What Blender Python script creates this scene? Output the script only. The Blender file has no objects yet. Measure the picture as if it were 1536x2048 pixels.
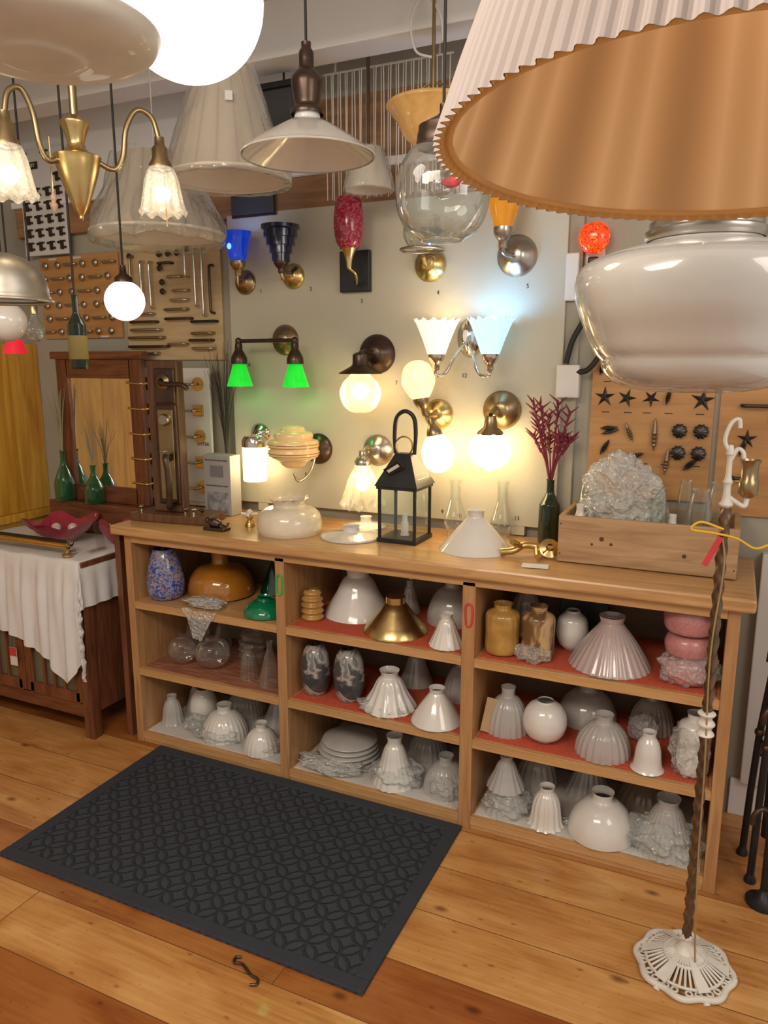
import bpy, bmesh, math, random
from mathutils import Vector, Matrix, noise
random.seed(7)
SC=bpy.context.scene
COL=SC.collection
pi=math.pi
# ------------------------------------------------------------------ materials
MT={}
def base(key):
    m=bpy.data.materials.new(key); m.use_nodes=True
    nt=m.node_tree; b=nt.nodes['Principled BSDF']
    MT[key]=m
    return m,nt,b
def N(nt,t,**k):
    n=nt.nodes.new(t)
    for a,v in k.items(): setattr(n,a,v)
    return n
def M(key,col,rough=.4,metal=0,em=0,emc=None,var=.08,ns=12,bump=0,bs=60,coat=0,alpha=1,sub=0,stretch=(1,1,1)):
    m,nt,b=base(key)
    tc=N(nt,'ShaderNodeTexCoord'); mp=N(nt,'ShaderNodeMapping'); mp.inputs['Scale'].default_value=stretch
    nt.links.new(tc.outputs['Object'],mp.inputs[0])
    no=N(nt,'ShaderNodeTexNoise'); no.inputs['Scale'].default_value=ns; no.inputs['Detail'].default_value=4
    nt.links.new(mp.outputs[0],no.inputs['Vector'])
    r=N(nt,'ShaderNodeValToRGB')
    r.color_ramp.elements[0].position=.3; r.color_ramp.elements[1].position=.7
    r.color_ramp.elements[0].color=tuple(c*(1-var) for c in col)+(1,)
    r.color_ramp.elements[1].color=tuple(min(1,c*(1+var)) for c in col)+(1,)
    nt.links.new(no.outputs[0],r.inputs[0]); nt.links.new(r.outputs[0],b.inputs['Base Color'])
    b.inputs['Roughness'].default_value=rough; b.inputs['Metallic'].default_value=metal
    if coat: b.inputs['Coat Weight'].default_value=coat
    if alpha<1: b.inputs['Alpha'].default_value=alpha
    if em:
        b.inputs['Emission Color'].default_value=tuple(emc or col)+(1,); b.inputs['Emission Strength'].default_value=em
    if bump:
        n2=N(nt,'ShaderNodeTexNoise'); n2.inputs['Scale'].default_value=bs; n2.inputs['Detail'].default_value=3
        nt.links.new(mp.outputs[0],n2.inputs['Vector'])
        bu=N(nt,'ShaderNodeBump'); bu.inputs['Strength'].default_value=bump; bu.inputs['Distance'].default_value=.01
        nt.links.new(n2.outputs[0],bu.inputs['Height']); nt.links.new(bu.outputs[0],b.inputs['Normal'])
    return m
def wood(key,c1,c2,axis=0,rough=.35,sc=6,coat=.2):
    m,nt,b=base(key)
    tc=N(nt,'ShaderNodeTexCoord'); mp=N(nt,'ShaderNodeMapping')
    s=[sc*4]*3; s[axis]=sc*.35; mp.inputs['Scale'].default_value=s
    nt.links.new(tc.outputs['Object'],mp.inputs[0])
    no=N(nt,'ShaderNodeTexNoise'); no.inputs['Scale'].default_value=1.5; no.inputs['Detail'].default_value=8; no.inputs['Distortion'].default_value=1.2
    nt.links.new(mp.outputs[0],no.inputs['Vector'])
    r=N(nt,'ShaderNodeValToRGB'); r.color_ramp.elements[0].position=.32; r.color_ramp.elements[1].position=.68
    r.color_ramp.elements[0].color=c1+(1,); r.color_ramp.elements[1].color=c2+(1,)
    nt.links.new(no.outputs[0],r.inputs[0]); nt.links.new(r.outputs[0],b.inputs['Base Color'])
    b.inputs['Roughness'].default_value=rough; b.inputs['Coat Weight'].default_value=coat
    bu=N(nt,'ShaderNodeBump'); bu.inputs['Strength'].default_value=.08; bu.inputs['Distance'].default_value=.004
    nt.links.new(no.outputs[0],bu.inputs['Height']); nt.links.new(bu.outputs[0],b.inputs['Normal'])
    return m
def glass(key,col=(.93,.96,.95),refl=.35,body=0.0,bodycol=(.8,.85,.85),bump=0,bs=40,em=0,vor=0,rough=.04,bd=.01):
    m,nt,b=base(key)
    tr=N(nt,'ShaderNodeBsdfTransparent'); tr.inputs[0].default_value=col+(1,)
    gl=N(nt,'ShaderNodeBsdfGlossy'); gl.inputs['Roughness'].default_value=rough
    lw=N(nt,'ShaderNodeLayerWeight'); lw.inputs[0].default_value=refl
    mx=N(nt,'ShaderNodeMixShader')
    out=nt.nodes['Material Output']
    no=N(nt,'ShaderNodeTexNoise'); no.inputs['Scale'].default_value=bs
    tc=N(nt,'ShaderNodeTexCoord'); nt.links.new(tc.outputs['Object'],no.inputs['Vector'])
    h=no.outputs[0]
    if vor:
        vo=N(nt,'ShaderNodeTexVoronoi'); vo.inputs['Scale'].default_value=vor; nt.links.new(tc.outputs['Object'],vo.inputs['Vector'])
        ad=N(nt,'ShaderNodeMath',operation='ADD'); nt.links.new(vo.outputs['Distance'],ad.inputs[0]); nt.links.new(h,ad.inputs[1]); h=ad.outputs[0]
    bu=N(nt,'ShaderNodeBump'); bu.inputs['Strength'].default_value=bump if bump else .02; bu.inputs['Distance'].default_value=bd
    nt.links.new(h,bu.inputs['Height']); nt.links.new(bu.outputs[0],gl.inputs['Normal'])
    nt.links.new(lw.outputs['Facing'],mx.inputs[0]); nt.links.new(tr.outputs[0],mx.inputs[1]); nt.links.new(gl.outputs[0],mx.inputs[2])
    last=mx
    if body:
        b.inputs['Base Color'].default_value=bodycol+(1,); b.inputs['Roughness'].default_value=.14
        if em:
            b.inputs['Emission Color'].default_value=bodycol+(1,); b.inputs['Emission Strength'].default_value=em
        if bump: nt.links.new(bu.outputs[0],b.inputs['Normal'])
        m2=N(nt,'ShaderNodeMixShader'); m2.inputs[0].default_value=body
        nt.links.new(mx.outputs[0],m2.inputs[1]); nt.links.new(b.outputs[0],m2.inputs[2]); last=m2
    nt.links.new(last.outputs[0],out.inputs[0])
    return m
def ramped(key,cols,kind='noise',scale=8,dist=3,rough=.15,coat=.3,stretch=(1,1,1),em=0):
    m,nt,b=base(key)
    tc=N(nt,'ShaderNodeTexCoord'); mp=N(nt,'ShaderNodeMapping'); mp.inputs['Scale'].default_value=stretch
    nt.links.new(tc.outputs['Object'],mp.inputs[0])
    if kind=='noise':
        no=N(nt,'ShaderNodeTexNoise'); no.inputs['Scale'].default_value=scale; no.inputs['Distortion'].default_value=dist; no.inputs['Detail'].default_value=3; o=no.outputs[0]
    elif kind=='radial':
        no=N(nt,'ShaderNodeTexGradient'); no.gradient_type='RADIAL'
        a=N(nt,'ShaderNodeMath',operation='MULTIPLY'); a.inputs[1].default_value=2*pi*scale; nt.links.new(no.outputs['Fac'],a.inputs[0])
        s=N(nt,'ShaderNodeMath',operation='SINE'); nt.links.new(a.outputs[0],s.inputs[0])
        q=N(nt,'ShaderNodeMath',operation='MULTIPLY_ADD'); q.inputs[1].default_value=.5; q.inputs[2].default_value=.5; nt.links.new(s.outputs[0],q.inputs[0]); o=q.outputs[0]
    else:
        no=N(nt,'ShaderNodeTexWave'); no.inputs['Scale'].default_value=scale; no.inputs['Distortion'].default_value=dist; no.inputs['Detail'].default_value=3; no.bands_direction='Z'; o=no.outputs['Fac']
    nt.links.new(mp.outputs[0],no.inputs['Vector'])
    r=N(nt,'ShaderNodeValToRGB'); cr=r.color_ramp
    while len(cr.elements)<len(cols): cr.elements.new(.5)
    for e,(p,c) in zip(cr.elements,cols): e.position=p; e.color=c+(1,)
    nt.links.new(o,r.inputs[0]); nt.links.new(r.outputs[0],b.inputs['Base Color'])
    if em: nt.links.new(r.outputs[0],b.inputs['Emission Color']); b.inputs['Emission Strength'].default_value=em
    b.inputs['Roughness'].default_value=rough; b.inputs['Coat Weight'].default_value=coat
    return m

milk=M('milk_glass',(.68,.65,.61),.12,var=.03,coat=.5)
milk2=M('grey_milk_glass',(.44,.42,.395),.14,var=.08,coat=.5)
ribm=glass('frosted_ribbed_glass',refl=.3,body=.58,bodycol=(.60,.585,.565))
whitecool=M('frosted_white',(.72,.70,.68),.3,var=.04,coat=.3)
brass=M('polished_brass',(.62,.46,.20),.27,1,var=.12)
abrass=M('antique_brass',(.36,.27,.15),.3,1,var=.2)
bronze=M('dark_bronze',(.09,.06,.045),.32,.8,var=.3)
chrome=M('chrome_metal',(.62,.58,.54),.1,1,var=.03)
nickel=M('brushed_nickel',(.46,.42,.37),.28,1,var=.08)
steel=M('dull_steel',(.48,.45,.40),.42,1,var=.12)
black=M('black_metal',(.02,.02,.022),.4,.3,var=.3)
blackcord=M('black_cord',(.015,.013,.012),.6)
whitecord=M('white_plastic',(.68,.66,.63),.4,var=.03)
clear=glass('clear_glass',refl=.25)
clearw=glass('clear_glass_pale',refl=.42,body=.04,bodycol=(.8,.8,.78))
film=glass('clear_plastic_film',refl=.24,body=.12,bodycol=(.9,.89,.87),bump=.8,bs=34,rough=.08,bd=.008)
greenb=glass('green_bottle_glass',(.25,.55,.28),.3,body=.35,bodycol=(.03,.16,.06))
darkb=glass('dark_bottle_glass',(.2,.26,.15),.3,body=.7,bodycol=(.015,.025,.012))
bub=glass('bubble_wrap',refl=.22,body=.20,bodycol=(.92,.92,.91),bump=.9,bs=30,vor=80,rough=.10,bd=.007)
bubd=glass('bubble_wrap_dense',refl=.24,body=.30,bodycol=(.92,.91,.89),bump=1,bs=30,vor=75,rough=.10,bd=.008)
lit=M('lit_white_glass',(1,.9,.75),.3,em=10.5,emc=(1,.73,.36),var=.01)
litw=M('lit_opal_glass',(1,.95,.88),.3,em=3.0,emc=(1,.93,.80),var=.01)
litcool=M('lit_cool_glass',(.6,.85,1),.3,em=.9,emc=(.36,.72,1),var=.01)
litframe=M('lit_frilled_glass',(1,.95,.88),.3,em=.6,emc=(1,.92,.80),var=.01)
litgreen=ramped('lit_green_glass',[(0,(.0,.42,.01)),(1,(.015,.80,.05))],scale=4,em=.75)
litamber=M('lit_amber_bulb',(1,.8,.45),.3,em=1.2,emc=(1,.68,.30),var=.01)
bulbm=M('lit_bulb',(1,.85,.6),.3,em=28,emc=(1,.75,.40),var=.01)
bulbs=M('soft_lit_bulb',(1,.9,.7),.3,em=9,emc=(1,.84,.58),var=.01)
coolbulb=M('cool_bulb',(.6,.85,1),.3,em=36,emc=(.30,.62,1),var=.01)
blueg=ramped('lit_blue_glass',[(0,(.0,.02,.40)),(1,(.01,.08,.80))],scale=5,em=.4)
navy=M('navy_glass',(.010,.015,.045),.12,coat=.6,var=.2)
redg=ramped('red_mottled_glass',[(0,(.10,.0,.012)),(.5,(.25,.01,.025)),(.6,(.42,.08,.11)),(1,(.13,.0,.015))],scale=45,dist=2,em=.05)
amberg=ramped('lit_amber_glass',[(0,(.58,.19,.01)),(1,(.74,.33,.02))],scale=6,em=.25)
amber2=M('amber_brown_glass',(.36,.14,.015),.08,coat=.7,var=.2)
amber3=M('honey_glass',(.40,.22,.055),.2,coat=.5,var=.25,ns=20)
ambowl=ramped('amber_marble_glass',[(0,(.50,.26,.07)),(.5,(.64,.38,.13)),(1,(.72,.50,.24))],scale=7,em=.08)
greeng=M('green_cased_glass',(.0,.17,.07),.1,coat=.7)
dkgreen=M('dark_green_glass',(.0,.035,.022),.1,coat=.6)
bluemot=ramped('blue_mottled_glass',[(0,(.015,.025,.18)),(.42,(.03,.07,.34)),(.5,(.30,.32,.45)),(.56,(.30,.18,.10)),(.62,(.03,.06,.30)),(1,(.02,.03,.18))],scale=38,dist=1.5)
marb=ramped('swirled_marble_glass',[(0,(.035,.035,.038)),(.42,(.06,.06,.065)),(.5,(.40,.38,.36)),(.57,(.12,.12,.12)),(.68,(.46,.44,.42)),(1,(.07,.07,.075))],kind='noise',scale=3.6,dist=2.8,stretch=(1,1,1.6))
pink=M('pink_glass',(.48,.20,.20),.3,coat=.3,var=.15,ns=120)
deco=M('cream_deco_glass',(.78,.55,.28),.18,coat=.4,em=.08,var=.04)
decos=M('brown_stripe_glass',(.38,.16,.06),.15,coat=.5)
owl=ramped('painted_amber_glass',[(0,(.05,.03,.02)),(.42,(.16,.08,.03)),(.5,(.5,.33,.16)),(1,(.62,.45,.26))],scale=9,dist=1)
shadef=ramped('beige_shade_fabric',[(0,(.36,.27,.20)),(.12,(.44,.345,.26)),(1,(.47,.37,.285))],kind='radial',scale=18,rough=.8,coat=0,em=.05)
shadel=M('cream_shade_lining',(.66,.58,.48),.8,var=.04)
pleat=M('mauve_grey_pleated_fabric',(.39,.335,.32),.75,var=.05)
pleatb=M('painted_amber_glow',(.52,.28,.10),.75,var=.08,em=.12,emc=(.7,.33,.08))  # amber tone and emission stand in for light passing through the pleats
liner=ramped('painted_glow_lining',[(0,(.36,.19,.075)),(.4,(.48,.265,.11)),(.8,(.60,.36,.17)),(1,(.50,.285,.12))],kind='radial',scale=11,rough=.8,coat=0,em=.38)  # panel tones with transmitted light painted in as orange and emission
cloth=M('white_linen',(.70,.69,.69),.85,bump=.15,bs=200,var=.03)
wallm=M('grey_beige_wall_paint',(.38,.355,.29),.75,var=.04,ns=3,bump=.08,bs=160)
boardm=M('pale_greige_board',(.49,.465,.375),.38,var=.025,ns=4,bump=.1,bs=260)
ceilm=M('white_ceiling_paint',(.80,.795,.79),.7,var=.03,ns=3)
paper=M('white_card',(.66,.65,.63),.7,var=.02)
kraft=M('kraft_card',(.42,.28,.15),.8)
redtag=M('red_tag',(.55,.04,.05),.6)
greent=M('green_tag',(.02,.42,.06),.4)
ink=M('black_ink',(.02,.02,.02),.6)
leafd=M('dried_grass',(.30,.27,.17),.8); leafb=M('dark_dried_grass',(.05,.04,.03),.8)
redplant=M('burgundy_dried_flower',(.17,.014,.035),.7)
ribbon=M('yellow_ribbon',(.75,.45,.02),.3)
ironw=M('white_cast_iron',(.68,.65,.59),.4,var=.1)
ropeb=M('bronze_twisted_pole',(.16,.11,.07),.35,.7,var=.3)
linerred=M('red_shelf_liner',(.62,.10,.045),.85,bump=.8,bs=260,var=.25,ns=240)
linerdk=M('rust_striped_liner',(.30,.11,.06),.8,bump=.5,bs=200,var=.4,ns=90,stretch=(.1,1,1))
linerw=M('white_paper_liner',(.56,.53,.50),.8,var=.08)
silver=M('mirror_silver',(.85,.85,.85),.02,1,var=.0)
pearl=M('antique_pewter',(.08,.072,.068),.35,.9,var=.3)
shellm=M('copper_shell',(.30,.22,.15),.35,.8,var=.4)
ork=ramped('red_orange_lit_shell',[(0,(.30,.01,.0)),(.45,(.85,.06,.01)),(.55,(.25,.01,.0)),(.62,(.95,.12,.01)),(1,(1,.35,.05))],scale=26,dist=3,em=.9)
redcl=M('dark_red_bowl_glass',(.28,.02,.04),.10,coat=.8,var=.2,em=.05)
cardf=M('carton_print',(.30,.30,.31),.5,var=.6,ns=30)
greycard=M('grey_white_carton',(.40,.395,.385),.6,var=.04)
mah_x=wood('mahogany',(.09,.027,.013),(.22,.08,.035),0); mah_z=wood('mahogany_upright',(.09,.027,.013),(.22,.08,.035),2)
oak_x=wood('honey_oak',(.42,.22,.085),(.59,.35,.15),0,.3); oak_z=wood('honey_oak_upright',(.35,.17,.07),(.50,.28,.12),2,.35)
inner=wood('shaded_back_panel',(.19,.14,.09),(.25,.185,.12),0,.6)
walnut=wood('walnut',(.07,.03,.015),(.16,.07,.033),2,.3)
crate_m=wood('rough_pine',(.32,.185,.09),(.50,.32,.17),0,.7,5,0)
ply=wood('maple_board',(.50,.36,.19),(.63,.48,.28),0,.5,3,.1)
orangeb=wood('orange_maple_board',(.42,.20,.065),(.56,.30,.11),0,.45,3,.1)
pane=wood('orange_varnished_panel',(.46,.21,.02),(.72,.40,.06),2,.3,3,.3)
beamm=wood('reclaimed_beam',(.22,.11,.05),(.40,.21,.09),0,.6,4,0)

def floor_mat():
    m,nt,b=base('pine_floor')
    L_=nt.links.new
    tc=N(nt,'ShaderNodeTexCoord')
    br=N(nt,'ShaderNodeTexBrick'); br.offset=.37; br.squash=1
    br.inputs['Scale'].default_value=1; br.inputs['Brick Width'].default_value=2.3; br.inputs['Row Height'].default_value=.21
    br.inputs['Mortar Size'].default_value=.0017; br.inputs['Mortar Smooth'].default_value=.4; br.inputs['Bias'].default_value=-.1
    br.inputs['Color1'].default_value=(0,0,0,1); br.inputs['Color2'].default_value=(1,1,1,1); br.inputs['Mortar'].default_value=(.5,.5,.5,1)
    L_(tc.outputs['Object'],br.inputs['Vector'])
    def grain(sx,sy,scale,det,dis):
        mp=N(nt,'ShaderNodeMapping'); mp.inputs['Scale'].default_value=(sx,sy,1); L_(tc.outputs['Object'],mp.inputs[0])
        ad=N(nt,'ShaderNodeVectorMath',operation='MULTIPLY_ADD'); ad.inputs[1].default_value=(7,3,5)
        L_(br.outputs['Color'],ad.inputs[0]); L_(mp.outputs[0],ad.inputs[2])
        no=N(nt,'ShaderNodeTexNoise'); no.inputs['Scale'].default_value=scale; no.inputs['Detail'].default_value=det; no.inputs['Distortion'].default_value=dis
        L_(ad.outputs[0],no.inputs['Vector']); return no
    g1=grain(1.8,5,1.5,8,.9); g2=grain(3,60,1.5,5,.3)
    mxg=N(nt,'ShaderNodeMath',operation='MULTIPLY_ADD'); mxg.inputs[1].default_value=.30; L_(g2.outputs[0],mxg.inputs[0])
    ml=N(nt,'ShaderNodeMath',operation='MULTIPLY'); ml.inputs[1].default_value=.70; L_(g1.outputs[0],ml.inputs[0]); L_(ml.outputs[0],mxg.inputs[2])
    r=N(nt,'ShaderNodeValToRGB'); cr=r.color_ramp
    cr.elements[0].position=.34; cr.elements[0].color=(.34,.13,.033,1); cr.elements[1].position=.64; cr.elements[1].color=(.61,.34,.125,1)
    e=cr.elements.new(.48); e.color=(.49,.235,.07,1)
    L_(mxg.outputs[0],r.inputs[0])
    r2=N(nt,'ShaderNodeValToRGB'); c2=r2.color_ramp; c2.elements[0].color=(.62,.41,.29,1); c2.elements[0].position=.08; c2.elements[1].color=(1.05,1.04,1.02,1); c2.elements[1].position=.40
    L_(br.outputs['Color'],r2.inputs[0])
    mx=N(nt,'ShaderNodeMix',data_type='RGBA',blend_type='MULTIPLY'); mx.inputs[0].default_value=1
    L_(r.outputs[0],mx.inputs[6]); L_(r2.outputs[0],mx.inputs[7])
    last=mx.outputs[2]
    for sc_,p0,p1,fac in ((2.3,.014,.055,.75),(5,.012,.05,.5),(11,.012,.05,.35)):
        vo=N(nt,'ShaderNodeTexVoronoi'); vo.voronoi_dimensions='2D'; vo.inputs['Scale'].default_value=sc_
        n3=N(nt,'ShaderNodeMapping'); n3.inputs['Scale'].default_value=(.8,1.5,1); n3.inputs['Location'].default_value=(sc_,0,0); L_(tc.outputs['Object'],n3.inputs[0]); L_(n3.outputs[0],vo.inputs['Vector'])
        r3=N(nt,'ShaderNodeValToRGB'); c3=r3.color_ramp; c3.elements[0].position=p0; c3.elements[0].color=(.16,.07,.035,1); c3.elements[1].position=p1; c3.elements[1].color=(1,1,1,1)
        L_(vo.outputs['Distance'],r3.inputs[0])
        m2=N(nt,'ShaderNodeMix',data_type='RGBA',blend_type='MULTIPLY'); m2.inputs[0].default_value=fac
        L_(last,m2.inputs[6]); L_(r3.outputs[0],m2.inputs[7]); last=m2.outputs[2]
    m3=N(nt,'ShaderNodeMix',data_type='RGBA'); L_(br.outputs['Fac'],m3.inputs[0]); L_(last,m3.inputs[6]); m3.inputs[7].default_value=(.12,.045,.018,1)
    L_(m3.outputs[2],b.inputs['Base Color'])
    b.inputs['Roughness'].default_value=.34; b.inputs['Coat Weight'].default_value=.12
    bu=N(nt,'ShaderNodeBump'); bu.inputs['Strength'].default_value=.15; bu.inputs['Distance'].default_value=.004; bu.invert=True
    L_(br.outputs['Fac'],bu.inputs['Height']); L_(bu.outputs[0],b.inputs['Normal'])
    return m
def mat_mat():
    m,nt,b=base('ring_pattern_rubber')
    tc=N(nt,'ShaderNodeTexCoord')
    mp=N(nt,'ShaderNodeMapping'); mp.inputs['Scale'].default_value=(14,14,14); mp.inputs['Rotation'].default_value=(0,0,pi/4)
    nt.links.new(tc.outputs['Object'],mp.inputs[0])
    fr=N(nt,'ShaderNodeVectorMath',operation='FRACTION'); nt.links.new(mp.outputs[0],fr.inputs[0])
    last=None
    for cx,cy in ((0,0),(1,0),(0,1),(1,1)):
        sx=N(nt,'ShaderNodeSeparateXYZ'); nt.links.new(fr.outputs[0],sx.inputs[0])
        cb=N(nt,'ShaderNodeCombineXYZ'); nt.links.new(sx.outputs[0],cb.inputs[0]); nt.links.new(sx.outputs[1],cb.inputs[1])
        d=N(nt,'ShaderNodeVectorMath',operation='DISTANCE'); nt.links.new(cb.outputs[0],d.inputs[0]); d.inputs[1].default_value=(cx,cy,0)
        s=N(nt,'ShaderNodeMath',operation='SUBTRACT'); nt.links.new(d.outputs['Value'],s.inputs[0]); s.inputs[1].default_value=.72
        a=N(nt,'ShaderNodeMath',operation='ABSOLUTE'); nt.links.new(s.outputs[0],a.inputs[0])
        if last:
            mn=N(nt,'ShaderNodeMath',operation='MINIMUM'); nt.links.new(last.outputs[0],mn.inputs[0]); nt.links.new(a.outputs[0],mn.inputs[1]); last=mn
        else: last=a
    r=N(nt,'ShaderNodeValToRGB'); r.color_ramp.elements[0].position=.03; r.color_ramp.elements[0].color=(1,1,1,1); r.color_ramp.elements[1].position=.09; r.color_ramp.elements[1].color=(0,0,0,1)
    nt.links.new(last.outputs[0],r.inputs[0])
    mx=N(nt,'ShaderNodeMix',data_type='RGBA'); nt.links.new(r.outputs[0],mx.inputs[0]); mx.inputs[6].default_value=(.036,.045,.060,1); mx.inputs[7].default_value=(.018,.023,.033,1)
    nt.links.new(mx.outputs[2],b.inputs['Base Color'])
    no=N(nt,'ShaderNodeTexNoise'); no.inputs['Scale'].default_value=500; nt.links.new(tc.outputs['Object'],no.inputs['Vector'])
    ml=N(nt,'ShaderNodeMath',operation='MULTIPLY_ADD'); ml.inputs[1].default_value=.3; nt.links.new(no.outputs[0],ml.inputs[0]); nt.links.new(r.outputs[0],ml.inputs[2])
    bu=N(nt,'ShaderNodeBump'); bu.inputs['Strength'].default_value=1; bu.inputs['Distance'].default_value=.006
    nt.links.new(ml.outputs[0],bu.inputs['Height']); nt.links.new(bu.outputs[0],b.inputs['Normal'])
    b.inputs['Roughness'].default_value=.75
    return m
floorm=floor_mat(); matm=mat_mat(); matedge=M('mat_border_rubber',(.028,.035,.048),.8,bump=.4,bs=400)

# ------------------------------------------------------------------ mesh tools
def tag(o,label,cat,group=None,kind=None):
    o['label']=label; o['category']=cat
    if group: o['group']=group
    if kind: o['kind']=kind
    return o
def T(name,label,cat,loc,group=None,rz=0):
    e=bpy.data.objects.new(name,None); e.empty_display_size=.05; e.location=loc; e.rotation_euler=(0,0,rz); COL.objects.link(e)
    return tag(e,label,cat,group)
def mk(name,vs,fs,mat,parent=None,loc=(0,0,0),rot=(0,0,0),smooth=True,ang=.75):
    me=bpy.data.meshes.new(name); me.from_pydata(vs,[],fs); me.update()
    bm=bmesh.new(); bm.from_mesh(me); bmesh.ops.recalc_face_normals(bm,faces=bm.faces); bm.to_mesh(me); bm.free()
    if smooth:
        me.polygons.foreach_set('use_smooth',[True]*len(me.polygons))
        try: me.set_sharp_from_angle(angle=ang)
        except Exception: pass
    me.materials.append(mat)
    o=bpy.data.objects.new(name,me); o.location=loc; o.rotation_euler=rot; COL.objects.link(o)
    if parent: o.parent=parent
    return o
def cat(pts,n):
    P=[Vector(p) for p in pts]; out=[]
    for i in range(len(P)-1):
        p0=P[i-1] if i else P[0]*2-P[1]; p1=P[i]; p2=P[i+1]; p3=P[i+2] if i+2<len(P) else P[-1]*2-P[-2]
        for k in range(n):
            t=k/n; out.append(.5*((2*p1)+(-p0+p2)*t+(2*p0-5*p1+4*p2-p3)*t*t+(-p0+3*p1-3*p2+p3)*t**3))
    out.append(P[-1]); return out
def lathe(name,prof,mat,parent=None,loc=(0,0,0),rot=(0,0,0),seg=36,sm=4,fl=None,ruf=None,sc=(1,1),wob=0,sy=1,ang=.9):
    pr=[(r*sc[0],z*sc[1],0) for r,z in prof]
    if sm: pr=[tuple(v) for v in cat(pr,sm)]
    if fl: seg=max(seg,fl[0]*6)
    if ruf: seg=max(seg,ruf[0]*6)
    n=len(pr); vs=[];fs=[]
    def w(t,a,b): 
        if a==b: return 1
        return max(0,min(1,(t-a)/(b-a)))
    for i,(r,z,_) in enumerate(pr):
        t=i/(n-1); r=max(r,.00005)
        for j in range(seg):
            th=2*pi*j/seg; rr=r; zz=z
            if fl: rr*=1+fl[1]*w(t,fl[2],fl[3])*math.cos(fl[0]*th)
            if ruf: zz+=ruf[1]*w(t,ruf[2],ruf[3])*math.cos(ruf[0]*th)
            if wob:
                q=noise.noise(Vector((math.cos(th)*2.2,math.sin(th)*2.2,z*9)))+.5*noise.noise(Vector((math.cos(th)*9,math.sin(th)*9,z*14)))
                rr+=wob*q; zz+=wob*.6*noise.noise(Vector((math.cos(th)*4+9,math.sin(th)*4,z*9)))
            vs.append((rr*math.cos(th),rr*math.sin(th)*sy,zz))
    for i in range(n-1):
        for j in range(seg):
            a=i*seg+j;b=i*seg+(j+1)%seg
            fs.append((a,b,b+seg,a+seg))
    return mk(name,vs,fs,mat,parent,loc,rot,ang=ang)
def tube(name,pts,r,mat,parent=None,loc=(0,0,0),rot=(0,0,0),sm=6,seg=10,closed=False,twist=0):
    if closed: pts=list(pts)+[pts[0]]
    P=cat(pts,sm) if sm else [Vector(p) for p in pts]
    n=len(P); vs=[];fs=[]; up=None
    for i,p in enumerate(P):
        d=(P[min(i+1,n-1)]-P[max(i-1,0)])
        if d.length<1e-9: d=Vector((0,0,1))
        d.normalize()
        if up is None:
            up=Vector((0,0,1)) if abs(d.z)<.9 else Vector((1,0,0))
        up=(up-d*up.dot(d)); 
        if up.length<1e-6: up=Vector((1,0,0))
        up.normalize(); s=d.cross(up)
        rr=r if not isinstance(r,(list,tuple)) else r[0]+(r[1]-r[0])*i/(n-1)
        for j in range(seg):
            a=2*pi*j/seg+twist*i
            q=rr*(1+(.22*math.cos(3*(a-twist*i)) if twist else 0))
            vs.append(tuple(p+up*math.cos(a)*q+s*math.sin(a)*q))
    for i in range(n-1):
        for j in range(seg):
            a=i*seg+j;b=i*seg+(j+1)%seg; fs.append((a,b,b+seg,a+seg))
    if not closed:
        fs.append(tuple(range(seg))[::-1]); fs.append(tuple((n-1)*seg+j for j in range(seg)))
    return mk(name,vs,fs,mat,parent,loc,rot,ang=.9)
def merge(objs,name):
    a=objs[0]; bm=bmesh.new()
    for o in objs:
        M_=Matrix.LocRotScale(o.location,o.rotation_euler,o.scale); t=o.data.copy(); t.transform(M_); bm.from_mesh(t); bpy.data.meshes.remove(t)
    me=bpy.data.meshes.new(name); bm.to_mesh(me); bm.free(); me.materials.append(a.data.materials[0])
    par=a.parent
    for o in objs: bpy.data.objects.remove(o)
    o=bpy.data.objects.new(name,me); COL.objects.link(o); o.parent=par; return o
def box(name,c,s,mat,parent=None,bev=.002,rot=(0,0,0)):
    bm=bmesh.new(); bmesh.ops.create_cube(bm,size=1)
    for v in bm.verts: v.co=Vector((v.co.x*s[0],v.co.y*s[1],v.co.z*s[2]))
    if bev: bmesh.ops.bevel(bm,geom=list(bm.edges),offset=min(bev,min(s)*.4),segments=2,profile=.5,affect='EDGES')
    me=bpy.data.meshes.new(name); bm.to_mesh(me); bm.free(); me.materials.append(mat)
    o=bpy.data.objects.new(name,me); o.location=c; o.rotation_euler=rot; COL.objects.link(o)
    if parent: o.parent=parent
    return o
def bx(name,x0,x1,y0,y1,z0,z1,mat,parent=None,bev=.002):
    return box(name,((x0+x1)/2,(y0+y1)/2,(z0+z1)/2),(x1-x0,y1-y0,z1-z0),mat,parent,bev)
def crumple(name,loc,s,mat,seed=0,parent=None,amp=.35,fr=2.2,sub=5,flat=True,fold=.16):
    bm=bmesh.new(); bmesh.ops.create_icosphere(bm,subdivisions=sub,radius=1)
    o=Vector((seed*3.7,seed*1.3,seed*2.1))
    for v in bm.verts:
        p=v.co.copy()
        k=1+amp*noise.noise(p*fr+o)+fold*(.5-2*abs(noise.noise(p*fr*1.3+o)))+fold*.5*(.5-2*abs(noise.noise(p*fr*2.6+o*1.7)))+fold*.22*(.5-2*abs(noise.noise(p*fr*5.5+o)))
        q=p*k
        v.co=Vector((q.x*s[0],q.y*s[1],q.z*s[2]))
    if flat:
        for v in bm.verts: v.co.z=max(v.co.z,-s[2]*.8)
    me=bpy.data.meshes.new(name); bm.to_mesh(me); bm.free(); me.materials.append(mat)
    me.polygons.foreach_set('use_smooth',[True]*len(me.polygons))
    ob=bpy.data.objects.new(name,me); ob.location=loc; COL.objects.link(ob)
    if parent: ob.parent=parent
    return ob
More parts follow.
